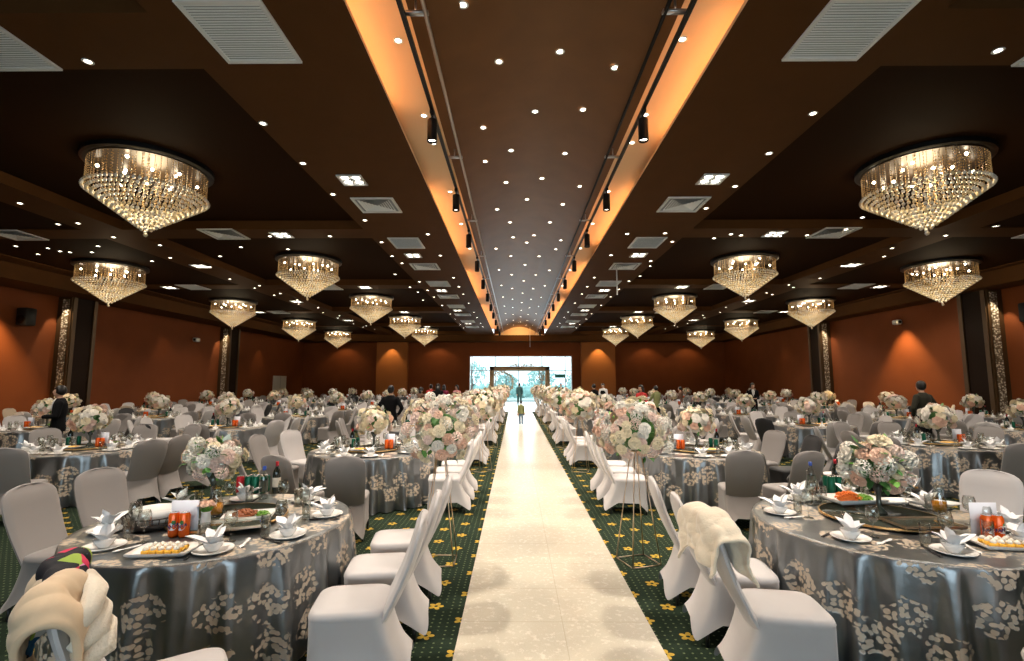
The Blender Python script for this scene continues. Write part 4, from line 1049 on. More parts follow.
mb = MB(); mb.box((0, 0, .022), (.24, .14, .022), bev=.006); CUSF = mb.mesh('custard', 'custard')
def dessert(x, y, z, rz, label, near):
    t = empty('dessert_platter', (x, y, z), rz, label, 'dessert', 'platters of orange custard squares'); inst('platter', DISH, t)
    if near:
        for i in range(5):
            for j in range(3):
                c_ = inst('custard_square', CUBE, t, ((i - 2) * .046, (j - 1) * .046, .022), rl.uniform(-.1, .1))
                inst('cream_dollop', DOL, c_, (0, 0, .012))
    else: inst('custard', CUSF, t)
    return reg('dessert_platter', t)
def scatter_mesh(name, m_, n, rx, ry, h, ln, w, seed):
    r_ = random.Random(seed); mb = MB(); mb.ball((0, 0, 0), 1, 14, 8, sc=(rx, ry, h * .8))
    for k in range(n):
        a = r_.uniform(0, 6.28); q = r_.random() ** .5; p = Vector((rx * q * math.cos(a), ry * q * math.sin(a), h * (1 - q * q) * .8 + .004)); b = r_.uniform(0, 6.28)
        mb.tube([p, p + Vector((ln * math.cos(b) / 2, ln * math.sin(b) / 2, .007)), p + Vector((ln * math.cos(b), ln * math.sin(b), -.002))], w, 5)
    return mb.mesh(name, m_)
CARROT = scatter_mesh('carrot_shreds', 'carrot', 90, .07, .06, .035, .035, .003, 1); GREENS = scatter_mesh('salad_leaves', 'salad_green', 60, .06, .05, .03, .03, .006, 2)
MEAT = scatter_mesh('fried_slices', 'meat', 40, .075, .06, .035, .03, .009, 3); BREADM = scatter_mesh('bread_rolls', 'bread', 8, .07, .05, .05, .05, .022, 4)
def food(x, y, z, rz, which, label):
    t = empty('food_platter', (x, y, z), rz, label, 'food'); inst('platter', DISH, t)
    me = {'carrot': CARROT, 'salad': GREENS, 'meat': MEAT}[which]; inst(me.name, me, t, (-.03, 0, .022))
    if which != 'salad': inst('salad_leaves', GREENS, t, (.09, 0, .016), scale=(.7, .9, .7))
    return t

near_n = 0
for ti, (tx, ty, s_, c_, rr) in enumerate(tables):
    a = -s_; tn = tname(s_, c_, rr); d = ty; first = c_ == 0 and rr == 1
    near = d < 9.5 and c_ < 2; far = not near and d > 10
    r_ = random.Random(100 + ti)
    t = empty('banquet_table', (tx, ty, 0), r_.uniform(0, 6) if not first else (0.4 if s_ < 0 else 2.2), 'round table under a grey satin cloth with beige flowers, %s' % tn, 'table', 'round banquet tables')
    inst('tablecloth', (CL_N if near else CL_F)[ti % 2], t); inst('table_board', TB_M, t); inst('pedestal', TP_M, t)
    SL = seat_layout(a, r_, c_)
    skip = set()
    if first: skip = {8, 9, 3, 4, 5} if s_ < 0 else {8, 9, 3, 4}
    rowcov = r_.random()
    for k, (dx, dy, rz) in enumerate(SL):
        if k in skip: continue
        if first and s_ > 0 and k < 3: dy -= .06
        if c_ == 0 and k < 3: dx -= a * (.03 if s_ < 0 else .05)
        if first and s_ < 0 and k in (6, 7): dx, dy, rz = ((-1.42, .86, -1.9), (-1.36, .22, -1.62))[k - 6]
        if c_ == 0 and rr == 2 and k > 7: dx, dy = ((-.38, -1.80), (.26, -1.86))[k - 8] if s_ < 0 else ((.66, -1.40), (.04, -1.36))[k - 8]
        cov = 'cover_shaded_grey' if first and s_ < 0 and k in (6, 7) else 'satin_white'  # camera-facing covers get their shade from the grey colour
        if c_ or rr > 1:
            q = r_.random(); cov = 'cover_black' if q < (.20 if rowcov > .5 else .08) else 'cover_shaded_grey' if q < (.55 if rowcov > .4 else .35) else 'satin_white'
            if c_ == 1 and rr == 1: cov = 'cover_black' if k in (6, 8) and s_ < 0 else 'cover_shaded_grey'
            if k < 3 and c_ == 0: cov = 'satin_white'
            if c_ == 0 and rr == 2 and k > 7: cov = 'cover_shaded_grey'
        chair(tx + dx, ty + dy, rz, cov, '%s covered chair, %s, %s' % (COVN[cov], SEATN[k], tn), near or (c_ == 0 and d < 13))
    if first: continue
    for k, (dx, dy, rz) in enumerate(SL):
        setting(tx, ty, math.atan2(dy, dx), tn, SEATN[k], near, far or not near)
    ls = empty('lazy_susan', (tx, ty, TZ + .001), 0, 'dark glass turntable in the middle of %s' % tn, 'turntable', 'glass turntables'); inst('glass_disc', LS_G, ls); inst('rim', LS_R, ls); reg('lazy_susan', ls)
    zt = TZ + .032
    fx, fy = tx + r_.uniform(-.03, .03), ty + r_.uniform(.03, .08)
    f = empty('flower_centrepiece', (fx, fy, zt), r_.uniform(0, 6), 'cream and blush flowers in a dark vase on %s' % tn, 'flowers', 'flower centrepieces'); inst('vase', VASE, f); inst('flowers', FB_T[ti % 3], f); reg('flower_centrepiece', f)
    m_ = r_.choice((-1, 1)); cx, cyy = tx - .29 * m_, ty - .08
    cd = empty('sign_card', (cx, cyy + .06, zt), r_.uniform(-.12, .12), 'white card standing upright on %s' % tn, 'card', 'white cards on the tables'); inst('card_sheet', CARD, cd); inst('card_base', CARD_B, cd); reg('sign_card', cd)
    for q in (-.036, .036): can('can_orange', cx + q, cyy - .025, zt, 0, 'orange drink can, %s of the pair, %s' % ('left' if q < 0 else 'right', tn), False)
    dessert(tx + .07 * m_, ty - .28, zt, r_.uniform(-.08, .08), 'platter of orange custard squares on %s' % tn, False)
    bx = tx + .35 * m_
    reg('wine_bottle', bottle('wine_bottle', bx, ty + .06, zt, 'dark wine bottle on %s' % tn))
    can('can_green', tx + .30 * m_, ty - .03, zt, 0, 'green drink can before the wine bottle, %s' % tn, False)
    can('can_green', tx + .29 * m_, ty + .16, zt, 0, 'green drink can behind the wine bottle, %s' % tn, False)
    if r_.random() < .6: food(tx - .11 * m_, ty + .31, zt, r_.uniform(-.1, .1), r_.choice(('carrot', 'salad', 'meat')), 'white platter of food on %s' % tn)

# tall flower stands beside the aisle
for k, (y, xl, xr) in enumerate(((5.35, -1.09, .97), (10.6, -1.02, 1.06), (14.4, -1.02, 1.06), (18.2, -1.0, 1.04), (22.0, -1.0, 1.0), (25.8, -1.0, 1.0), (29.4, -1.0, 1.0))):
    flower_stand(xl, y, .2 + k, 4 + k, 'tall gold stand of cream and blush flowers, %s on the left of the aisle' % ORD[k + 1], k == 0)
    flower_stand(xr, y, .5 + k, 5 + k, 'tall gold stand of cream and blush flowers, %s on the right of the aisle' % ORD[k + 1], k == 0)

# ------------------------------------------------------------------ the two nearest tables, set piece by piece
def near_table(tx, ty, side, plates, tn):
    ls = empty('lazy_susan', (tx, ty + .06, TZ + .001), 0, 'dark glass turntable with gilt rim, %s' % tn, 'turntable', 'glass turntables'); inst('glass_disc', LS_G, ls); inst('rim', LS_R, ls)
    for k, (a_, b_, sn) in enumerate(plates):
        if a_ is None: ang = b_
        else: p = px(a_, b_, TZ + .01); ang = math.atan2(p.y - ty, p.x - tx)
        setting(tx, ty, ang, tn, sn, True, False)
LX, LY, RX, RY = -2.57, 3.98, 2.62, 4.05
NL, NR = 'front table left of aisle', 'front table right of aisle'
near_table(LX, LY, -1, [(212, 553, 'front seat'), (292, 536, 'front right seat'), (338, 514, 'right seat'), (341, 492, 'rear right seat'), (75, 553, 'front left seat'), (62, 534, 'left seat'), (None, 2.55, 'rear left seat'), (None, 1.05, 'rear seat nearer aisle'), (None, 1.9, 'rear seat nearer wall')], NL)
near_table(RX, RY, 1, [(776, 512, 'left seat'), (790, 497, 'rear left seat'), (850, 538, 'front left seat'), (944, 547, 'front seat'), (None, 5.35, 'front right seat'), (None, 5.95, 'right seat'), (None, .55, 'rear right seat'), (None, 1.3, 'rear seat'), (None, 1.9, 'rear seat nearer aisle')], NR)
zt = TZ + .032
def P(x, y, z=TZ): p = px(x, y, z); return p.x, p.y
# left table
x, y = P(155, 558); dessert(x, y + .09, TZ + .002, .08, 'white platter of orange custard squares at the front edge, %s' % NL, True)
x, y = P(172, 540)
cd = empty('sign_card', (x + .0, y + .12, TZ + .002), .08, 'white card standing behind two orange cans, %s' % NL, 'card', 'white cards on the tables'); inst('card_sheet', CARD, cd, scale=(1.25, 1, 1.05)); inst('card_base', CARD_B, cd)
for q, w in ((-.037, 'left'), (.037, 'right')): can('can_orange', x + q, y + .065, TZ + .002, rl.uniform(-.3, .3), '%s orange drink can before the white card, %s' % (w, NL), True)
x, y = P(140, 532); t = empty('wicker_tray', (x, y + .15, TZ + .002), 0, 'round black wicker tray under the white bowl, %s' % NL, 'tray')
mb = MB(); mb.lathe([(0, .006), (.16, .006), (.20, .05), (.207, .05), (.168, 0), (0, 0)], 36); mb.build('tray_body', 'wicker', t)
mb = MB()
for k in range(30):
    a_ = 2 * PI * k / 30; mb.tube([(.17 * math.cos(a_), .17 * math.sin(a_), .01), (.206 * math.cos(a_), .206 * math.sin(a_), .085)], .004, 5)
mb.tube([(.207 * math.cos(2 * PI * k / 36), .207 * math.sin(2 * PI * k / 36), .088) for k in range(37)], .006, 6); mb.build('rail', 'wicker', t)
t = empty('serving_bowl', (x, y + .15, TZ + .010), 0, 'wide white serving bowl in the wicker tray, %s' % NL, 'bowl')
mb = MB(); mb.lathe([(0, .01), (.08, .012), (.125, .06), (.14, .125), (.145, .125), (.13, .055), (.085, 0), (0, 0)], 40); mb.build('bowl_body', 'porcelain', t)
def carafe(x, y, z, label):
    t = empty('juice_carafe', (x, y, z), 0, label, 'carafe')
    mb = MB(); mb.lathe([(0, .0), (.045, 0), (.052, .02), (.050, .10), (.030, .16), (.028, .19), (.040, .23), (.0385, .23), (.0262, .19), (.028, .16), (.047, .10), (.048, .02), (0, .006)], 28); mb.build('glass_body', 'glass', t)
    mb = MB(); mb.lathe([(0, .008), (.046, .022), (.0465, .095), (0, .095)], 24); mb.build('juice', 'juice', t)
def vase_low(x, y, z, seed, label, n=34, sc=1.0, rx=.19, rz_=.15):
    t = empty('flower_centrepiece', (x, y, z), 0, label, 'flowers', 'flower centrepieces'); inst('vase', VASE, t)
    flower_ball(t, seed, n, rx, rx, rz_, .38, sc); return t
vase_low(*P(212, 503, zt), zt, 21, 'white and blush flowers with green leaves in a dark vase, %s' % NL)
t = empty('small_vase', (LX + .02, LY - .28, zt), 0, 'little glass vase of orange and yellow flowers, %s' % NL, 'flowers')
mb = MB(); mb.lathe([(0, 0), (.03, 0), (.035, .05), (.028, .11), (.034, .12), (.026, .11), (.032, .05), (0, .01)], 20); mb.build('vase', 'porcelain', t)
mb = MB()
for k in range(16): leaf_mb(mb, Vector((0, 0, .10)), Vector((math.cos(k * 2.4), math.sin(k * 2.4), 1.1)), .075, .014)
mb.build('foliage', 'leaf_bright', t)
for k in range(5):
    a_ = k * 1.26; o = inst('bloom', ROSES['rose_peach'][0], t, (.03 * math.cos(a_), .03 * math.sin(a_), .165)); o.scale = (.55,) * 3; o.rotation_euler = orient(Vector((math.cos(a_) * .5, math.sin(a_) * .5, 1)))
bottle('clear_bottle', *P(263, 499), TZ + .002, 'clear bottle with a blue cap standing before the wine, %s' % NL)
bottle('wine_bottle', *P(276, 493), TZ + .002, 'dark wine bottle with a red cap, %s' % NL)
for k in range(3):
    for j in range(2): can('can_green', P(240, 497)[0] + .07 * k, P(240, 497)[1] + .14 + .07 * j, TZ + .002, 0, 'green drink can, %s row, %s from the left, %s' % (('front', 'back')[j], ORD[k + 1], 'left table'), True)
x0, y0 = P(240, 497); can('can_red', x0 - .08, y0 + .14, TZ + .002, 0, 'red drink can left of the green ones, %s' % NL, True)
food(LX + .18, LY + .02, zt, .3, 'meat', 'white platter of browned slices on the turntable, %s' % NL)
def metal_tray(x, y, z, rz, label):
    t = empty('glass_tray', (x, y, z), rz, label, 'tray')
    mb = MB(); mb.box((0, 0, .012), (.44, .26, .008)); mb.build('tray_base', 'smoked_glass', t, False)
    mb = MB()
    for sx in (-1, 1): mb.box((sx * .22, 0, .020), (.005, .27, .018)); mb.box((0, sx * .133, .020), (.446, .005, .018))
    mb.build('tray_rim', 'champagne_metal', t, False)
    mb = MB()
    for sx in (-1, 1):
        for sy in (-1, 1): mb.ball((sx * .20, sy * .11, .005), .008, 8, 6)
    mb.build('foot', 'gold_metal', t)
    return t
metal_tray(LX + .34, LY - .06, zt + .0, -.35, 'shallow glass tray with raised gilt rim, %s' % NL) if False else None
t = metal_tray(LX + .22, LY - .24, zt, .42, 'shallow glass tray with raised gilt rim, %s' % NL)
carafe(LX - .10, LY + .05, zt, 'glass carafe of orange juice beside the flowers, %s' % NL)
# right table
vase_low(RX + .02, RY + .10, zt, 33, 'round blush and cream flowers in a dark vase, %s' % NR, 30, 1.25, .18, .17)
bottle('clear_bottle', *P(812, 493), TZ + .002, 'clear bottle with a blue cap at the rear left, %s' % NR)
x, y = P(838, 491); bottle('wine_bottle', x + .02, y + .05, TZ + .002, 'dark wine bottle with a red cap, %s' % NR)
x, y = P(826, 492)
for k in range(2):
    for j in range(2): can('can_green', x + .02 + .07 * k - .03, y - .02 + .07 * j - .09, TZ + .002, 0, 'green drink can, %s %s of the four-can pack, right table' % (('front', 'back')[j], ('left', 'right')[k]), True)
x, y = P(856, 507); t = food(x, y + .05, zt, .1, 'carrot', 'white platter of orange carrot shreds, %s' % NR)
t.scale = (1.25, 1.25, 1.5)
x, y = P(852, 489); t = empty('serving_bowl', (x, y + .22, zt), 0, 'oval white bowl of salad on the turntable, %s' % NR, 'bowl')
mb = MB(); mb.lathe([(0, .012), (.06, .014), (.11, .05), (.135, .085), (.14, .085), (.115, .045), (.065, 0), (0, 0)], 32, sy=.8); mb.build('bowl_body', 'porcelain', t); inst('salad_leaves', GREENS, t, (0, 0, .045), scale=(1.2, 1.1, 1))
x, y = P(912, 500); t = empty('bread_basket', (x + .02, y + .12, zt), 0, 'black wicker basket of bread rolls in white paper, %s' % NR, 'bread basket')
mb = MB(); mb.lathe([(0, .006), (.09, .006), (.12, .07), (.126, .07), (.098, 0), (0, 0)], 28); mb.build('basket', 'wicker', t)
inst('bread_rolls', BREADM, t, (0, 0, .045), scale=(1, 1, 1.1))
mb = MB()
for k in range(5):
    a_ = k * 1.25 + .4; ca_, sa_ = math.cos(a_), math.sin(a_)
    mb.grid([[(r_ * ca_ - w * sa_ * (.10 - r_ * .35), r_ * sa_ + w * ca_ * (.10 - r_ * .35), .03 + z + .01 * abs(w)) for w in (-1, -.3, .3, 1)] for r_, z in ((.05, .02), (.10, .05), (.125, .10), (.13, .13))])
mb.build('paper_liner', 'napkin', t)
for k, (a_, b_) in enumerate(((960, 488), (985, 500))):
    t = empty('long_dish', ((RX + .50, RX + .66)[k], (RY + .56, RY + .36)[k], (TZ + .002, TZ + .036)[k]), .1 - .5 * k, 'long white oval dish, %s one at the back of the right front table' % ('upper', 'lower')[k], 'dish')
    mb = MB(); mb.lathe([(0, .008), (.12, .010), (.20, .032), (.205, .032), (.13, .0), (0, 0)], 36, sy=.45); mb.build('dish_body', 'porcelain', t)
x, y = P(943, 520); carafe(x + .03, y + .06, TZ + .002 if abs(y - RY) > .4 else zt, 'glass carafe of orange juice, %s' % NR)
x, y = P(975, 545)
cd = empty('sign_card', (x + .22, y + .16, TZ + .002), .0, 'white card standing behind two orange cans, %s' % NR, 'card', 'white cards on the tables'); inst('card_sheet', CARD, cd, scale=(1.25, 1, 1.05)); inst('card_base', CARD_B, cd)
for q, w in ((-.037, 'left'), (.037, 'right')): can('can_orange', x + .22 + q, y + .10, TZ + .002, rl.uniform(-.3, .3), '%s orange drink can before the white card, %s' % (w, NR), True)
x, y = P(1010, 552); dessert(x + .06, y + .10, TZ + .002, -.15, 'white platter of orange custard squares at the front edge, %s' % NR, True)
metal_tray(RX + .08, RY - .24, zt, .02, 'shallow glass tray with raised gilt rim, %s' % NR)

# the seats nearest the camera
chair(-1.90, 2.44, -.95, 'satin_white', 'white covered chair under the coats at the front left', True)
chair(2.42, 2.48, .95, 'satin_white', 'white covered chair at the bottom right corner of the picture', True)

# cream fleece shawl draped over the nearest chair back right of the aisle
def drape(name, m_, cx, cy_, ztop, rz, L1, L2, w, seed, thick=.012, bow=.0, spread=0):
    """cloth hung over a chair back: down the outside by L1 and the inside by L2"""
    r_ = random.Random(seed); a1, a2, a3 = r_.uniform(0, 6), r_.uniform(0, 6), r_.uniform(0, 6); G = []
    n = 26; m2 = 22
    for i in range(n + 1):
        u = -L1 + (L1 + L2) * i / n; row = []
        for j in range(m2 + 1):
            v = -1 + 2 * j / m2; hw = w * (1 + spread * u)
            fold_ = .018 * math.sin(5 * v + a1 + 3 * u) + .010 * math.sin(11 * v + a2)
            arc = .05
            if u < -arc: y_ = -.050 - (abs(u) - arc) * .06 + fold_ * min(1, abs(u) * 4) * -1 - .012; z_ = -(abs(u) - arc * .6)
            elif u > arc: y_ = .050 + (u - arc) * .10 + fold_ * min(1, u * 4) + .012; z_ = -(u - arc * .6)
            else: y_ = .062 * math.sin(u / arc * PI / 2); z_ = .012 * math.cos(u / arc * PI / 2) + .02
            drop = -.085 * abs(v) ** 2.5 - .05 * max(0, abs(v) - .8) * 3
            row.append((v * hw + .02 * math.sin(6 * u + a3), y_ + .01 * math.sin(7 * v + a3), z_ + drop + .018 * math.sin(4 * v + a2) * (1 if abs(u) > .2 else .2)))
        G.append(row)
    mb = MB(); mb.grid(G); o = mb.mesh(name, m_); return o
def add_solid(o, t, sub=1, wr=.03, sz=.10):
    m0 = o.modifiers.new('base', 'SUBSURF'); m0.levels = m0.render_levels = 1
    tx = bpy.data.textures.new('wrinkles', 'CLOUDS'); tx.noise_scale = sz; m3 = o.modifiers.new('wrinkles', 'DISPLACE'); m3.texture = tx; m3.strength = wr * 1.6; m3.mid_level = .35
    m1 = o.modifiers.new('thickness', 'SOLIDIFY'); m1.thickness = t; m1.offset = 1
    if sub: m2 = o.modifiers.new('smooth', 'SUBSURF'); m2.levels = sub; m2.render_levels = sub
# its chair: first aisle-side seat of the right front table
SX, SY = RX - 1.22 + .02, 4.0 - .76
bx_, by_ = 1.36 - .44, 3.28
o = inst('fleece_shawl', drape('fleece_shawl', 'fleece', 0, 0, 0, 0, .24, .26, .28, 3, spread=.8), None, (bx_, by_, .995), -PI / 2 + .12, 'cream fleece shawl draped over the nearest chair right of the aisle', 'shawl'); add_solid(o, .02, 1, .05, .12)
cxx, cyy = -1.90 - .42 * math.sin(.95), 2.44 - .42 * math.cos(.95)
o = inst('beige_coat', drape('beige_coat', 'coat_beige', 0, 0, 0, 0, .62, .56, .26, 8, spread=.3), None, (cxx, cyy, 1.00), -.95, 'beige quilted coat hung over the chair at the front left', 'coat'); add_solid(o, .03, 1, .055, .09)
mb = MB()
for k, (q, zz) in enumerate(((-.10, -.02), (.0, -.10), (.08, -.17))):
    mb.tube([(.02 + q * .2, .09 + .02 * k, .03 + zz), (.12, .13 + .02 * k, .0 + zz), (.20, .12 + .03 * k, -.05 + zz), (.245, .08, -.10 + zz)], [.03, .042, .042, .03], 12)
lin = mb.build('quilted_collar', 'coat_lining', o)
o = inst('flowered_scarf', drape('flowered_scarf', 'scarf_print', 0, 0, 0, 0, .22, .12, .16, 13), None, (cxx - .05 * math.cos(.95) , cyy + .05, 1.045), -.80, 'black scarf with pink and green flowers lying over the beige coat', 'scarf'); add_solid(o, .012, 1)
# ------------------------------------------------------------------ people
def capsule(mb, a, b, ra, rb, n=12, flat=1.0):
    a, b = Vector(a), Vector(b); L = (b - a).length; pts = []; rr = []
    for t in (-.98, -.75, -.4): pts.append(a + (b - a).normalized() * ra * t); rr.append(ra * (1 - t * t) ** .5)
    for t in (0, .35, .7, 1): pts.append(a + (b - a) * t); rr.append(ra + (rb - ra) * t)
    for t in (.4, .75, .98): pts.append(b + (b - a).normalized() * rb * t); rr.append(rb * (1 - t * t) ** .5)
    mb.tube(pts, rr, n, flat=flat)
def loft(mb, secs, n=18):
    """stack of ellipses (centre, rx, ry)"""
    V = [[(c[0] + rx * math.cos(2 * PI * k / n), c[1] + ry * math.sin(2 * PI * k / n), c[2]) for k in range(n)] for c, rx, ry in secs]
    mb.grid([r + [r[0]] for r in V]); mb.add(V[0], [tuple(range(n - 1, -1, -1))]); mb.add(V[-1], [tuple(range(n))])
def remesh(o, v=.016, sm=True):
    m = o.modifiers.new('one_surface', 'REMESH'); m.mode = 'VOXEL'; m.voxel_size = v; m.use_smooth_shade = True
    if sm: q = o.modifiers.new('smooth', 'SMOOTH'); q.factor = .5; q.iterations = 3
def hand(mb, w, d, s_):
    """palm and five fingers from wrist w along direction d"""
    d = Vector(d).normalized(); side = d.cross(Vector((0, 0, 1)));
    if side.length < .2: side = Vector((0, 1, 0))
    side.normalize(); nrm = side.cross(d)
    pc = w + d * .045; capsule(mb, w, pc + d * .02, .024, .036, 10, .6)
    for k, L in enumerate((.068, .076, .071, .055)):
        q = w + d * .078 + side * (.027 - .018 * k); e1 = q + d * L * .55 + nrm * .004 * s_; e2 = e1 + d * L * .4 + nrm * .018 * s_; mb.tube([q - d * .02, q, e1, e2], [.009, .009, .0085, .007], 7)
    q = w + d * .03 + side * .03; mb.tube([q, q + side * .025 + d * .02, q + side * .03 + d * .055], [.011, .010, .008], 7)
def person(x, y, h, face, top, bottom, label, arms='down', hair='short', skirt=False, shirt=None, stride=0, lean=0, child=False, z=0, vest=None):
    """standing figure; face = heading (0 looks away from the camera, pi looks at it)"""
    k = h / 1.75; t = empty('person', (x, y, z), face, label, 'person'); H = lambda *v: Vector(v) * k
    body = MB(); cl = MB(); lg_ = MB()
    hw = .17 if not child else .15
    fl, fr_ = H(-.09, stride * .28, .08), H(.09, -stride * .28, .08)
    kl, kr = H(-.095, .02 + stride * .18, .48), H(.095, .02 - stride * .06, .48); pl, pr = H(-.085, 0, .90), H(.085, 0, .90)
    for f_, k_, p_, sgn in ((fl, kl, pl, -1), (fr_, kr, pr, 1)):
        capsule(body, p_, k_, .075 * k, .052 * k); capsule(body, k_, f_, .050 * k, .034 * k); capsule(body, f_ + H(0, -.03, -.03), f_ + H(0, .12, -.045), .035 * k, .030 * k, 10, .8)
        if not skirt: capsule(lg_, p_ + H(0, 0, .03), k_, .098 * k, .072 * k); capsule(lg_, k_, f_ + H(0, -.01, .02), .070 * k, .062 * k)
    secs = [(H(0, 0, .86), .13 * k, .10 * k), (H(0, 0, .95), .16 * k, .11 * k), (H(0, .0, 1.08), .135 * k, .095 * k), (H(0, -.01, 1.25), .165 * k, .11 * k), (H(0, -.01, 1.38), .175 * k, .105 * k), (H(0, -.01, 1.45), .12 * k, .08 * k), (H(0, 0, 1.50), .055 * k, .055 * k)]
    loft(body, secs); capsule(body, H(0, 0, 1.47), H(0, .015, 1.56), .052 * k, .050 * k)
    hc = H(0, .02, 1.64); body.ball(hc, .098 * k, 18, 14, sc=(.80, .98, 1.16)); body.ball(hc + H(0, .045, -.06), .055 * k, 12, 8, sc=(.9, .9, .9))
    body.ball(hc + H(0, .10, -.015), .018 * k, 8, 6, sc=(.8, 1, 1.5))
    for s_ in (-1, 1): body.ball(hc + H(s_ * .078, .0, -.005), .022 * k, 8, 6, sc=(.4, .8, 1.3))
    for s_ in (-1, 1):
        sh = H(s_ * .175, -.01, 1.40)
        if arms == 'down': el, wr = H(s_ * .235, -.02, 1.12), H(s_ * .235, .04, .87)
        elif arms == 'hips': el, wr = H(s_ * .33, -.05, 1.15), H(s_ * .22, .06, .98)
        elif arms == 'front': el, wr = H(s_ * .22, .02, 1.13), H(s_ * .07, .24, 1.12)
        elif arms == 'swing': el, wr = H(s_ * .23, s_ * .10, 1.14), H(s_ * .22, s_ * .25, .95)
        elif arms == 'work': el, wr = H(s_ * .25, .10, 1.16), H(s_ * .16, .36, 1.02)
        capsule(body, sh, el, .045 * k, .036 * k); capsule(body, el, wr, .035 * k, .024 * k)
        capsule(cl, sh, el, .068 * k, .055 * k); capsule(cl, el, wr - (wr - el) * .06, .054 * k, .042 * k)
        hand(body, wr, (wr - el), s_)
    g_ = 1.16
    if skirt: csecs = [(H(0, 0, .42), .27 * k, .24 * k), (H(0, 0, .65), .23 * k, .19 * k), (H(0, 0, .9), .19 * k, .14 * k)]
    else: csecs = [(H(0, 0, .80), .19 * k, .135 * k), (H(0, 0, .92), .185 * k, .13 * k)]
    csecs += [(H(0, 0, 1.08), .158 * k, .118 * k), (H(0, -.01, 1.25), .185 * k, .130 * k), (H(0, -.01, 1.38), .192 * k, .122 * k), (H(0, -.012, 1.46), .13 * k, .09 * k), (H(0, -.01, 1.505), .072 * k, .066 * k)]
    loft(cl, csecs)
    b = body.build('body', 'skin', t); remesh(b, .013 * k)
    c_ = cl.build('dress' if skirt else 'jacket' if 'suit' in top else 'shirt', top, t); remesh(c_, .017 * k)
    if not skirt: l_ = lg_.build('trousers', bottom, t); remesh(l_, .018 * k)
    mb = MB()
    for f_ in (fl, fr_): capsule(mb, f_ + H(0, -.04, -.042), f_ + H(0, .15, -.05), .040 * k, .032 * k, 10, .8)
    mb.build('shoes', 'suit_black', t)
    mb = MB()
    mb.ball(hc + H(0, -.012, .020), .108 * k, 18, 14, sc=(.84, .98, 1.10))
    if hair == 'long':
        loft(mb, [(hc + H(0, -.055, -.30), .07 * k, .03 * k), (hc + H(0, -.06, -.15), .095 * k, .05 * k), (hc + H(0, -.04, 0), .098 * k, .085 * k)])
    if hair == 'bun': mb.ball(hc + H(0, -.10, .06), .05 * k, 12, 8)
    hcut = []      # keep the face clear: drop hair faces in front of it
    keep = [f for f in mb.f if not all((Vector(mb.v[i]) - hc).y > .035 * k and (Vector(mb.v[i]) - hc).z < .065 * k for i in f)]
    mb.f = keep; mb.mi = [0] * len(keep); ho = mb.build('hair', 'hair', t); sd = ho.modifiers.new('thickness', 'SOLIDIFY'); sd.thickness = .008 * k
    mb = MB()
    for s_ in (-1, 1): mb.ball(hc + H(s_ * .033, .088, .008), .010 * k, 8, 6, sc=(1.3, .6, .8))
    mb.build('eyes', 'eye_dark', t)
    mb = MB(); mb.ball(hc + H(0, .090, -.060), .016 * k, 8, 6, sc=(1.4, .6, .45)); mb.build('mouth', 'lips', t)
    if shirt:
        mb = MB(); mb.grid([[H(a * w, .128 - .02 * a * a + dz, zz) for a in (-1, 0, 1)] for zz, w, dz in ((1.18, .012, -.012), (1.30, .05, -.003), (1.42, .06, -.014), (1.49, .045, -.05))]); o = mb.build('shirt_front', shirt, t); s_ = o.modifiers.new('thickness', 'SOLIDIFY'); s_.thickness = .006
    if vest: mb = MB(); loft(mb, [(H(0, 0, .88), .188 * k, .134 * k), (H(0, 0, 1.08), .166 * k, .126 * k), (H(0, -.01, 1.25), .190 * k, .137 * k), (H(0, -.01, 1.36), .16 * k, .135 * k)]); mb.build('vest', vest, t)
    return t
def pat(xp, dist): return px_at(xp, 382, dist).x
person(pat(62, 10.6), 10.6, 1.76, 2.2, 'suit_black', 'suit_black', 'person in a black suit and white shirt at the left, facing left', 'front', shirt='shirt_white')
person(pat(391, 13.7), 13.7, 1.74, .05, 'suit_black', 'suit_black', 'person in black with gathered black hair seen from behind, left of the aisle', 'hips', 'bun', skirt=True)
person(pat(421, 21.5), 21.5, 1.62, -.8, 'brown_cloth', 'denim', 'person in brown bending over a far table, leftmost of the standing group', 'work', 'long')
person(pat(431, 25.2), 25.2, 1.72, .4, 'red_cloth', 'suit_black', 'person in a bright red top with dark hair, left of the aisle', 'down', 'short')
person(pat(438, 21.7), 21.7, 1.78, 0, 'suit_black', 'suit_black', 'tall person in black between the red and the maroon tops', 'down', 'long')
person(pat(444, 25.2), 25.2, 1.70, .2, 'maroon_cloth', 'suit_black', 'person in a maroon top right of the tall person in black', 'front', 'long')
person(pat(457, 25.2), 25.2, 1.70, 2.6, 'pink_cloth', 'pink_cloth', 'person in a pink dress with long dark hair near the doorway', 'down', 'long', skirt=True)
person(pat(561.5, 35.5), 36.0, 1.72, 2.9, 'suit_black', 'denim', 'dark-haired person in dark clothes before the right of the bright doorway', 'front', shirt='shirt_white', z=.04)
person(pat(519.5, 37.0), 37.0, 1.72, .1, 'teal_cloth', 'teal_cloth', 'distant person walking away along the aisle under the frame', 'swing', stride=1, z=.04)
person(pat(521, 22.0), 22.0, 1.0, .1, 'green_cloth', 'denim', 'small child in a green top and jeans standing on the runner', 'down', child=True, z=.012)
person(pat(594, 24.6), 24.6, 1.74, .6, 'suit_black', 'suit_black', 'person in a black suit right of the doorway', 'down')
person(pat(603, 28.6), 28.6, 1.76, 2.7, 'shirt_white', 'suit_black', 'person in a white shirt and black vest right of the doorway', 'front', vest='suit_black')
person(pat(641, 17.9), 17.9, 1.74, 2.2, 'red_cloth', 'red_cloth', 'person in a red dress with dark hair right of the aisle', 'front', 'long', skirt=True)
person(pat(656, 21.6), 21.6, 1.68, .5, 'green_cloth', 'suit_black', 'person in a green and dark top right of the red dress', 'work', 'short')
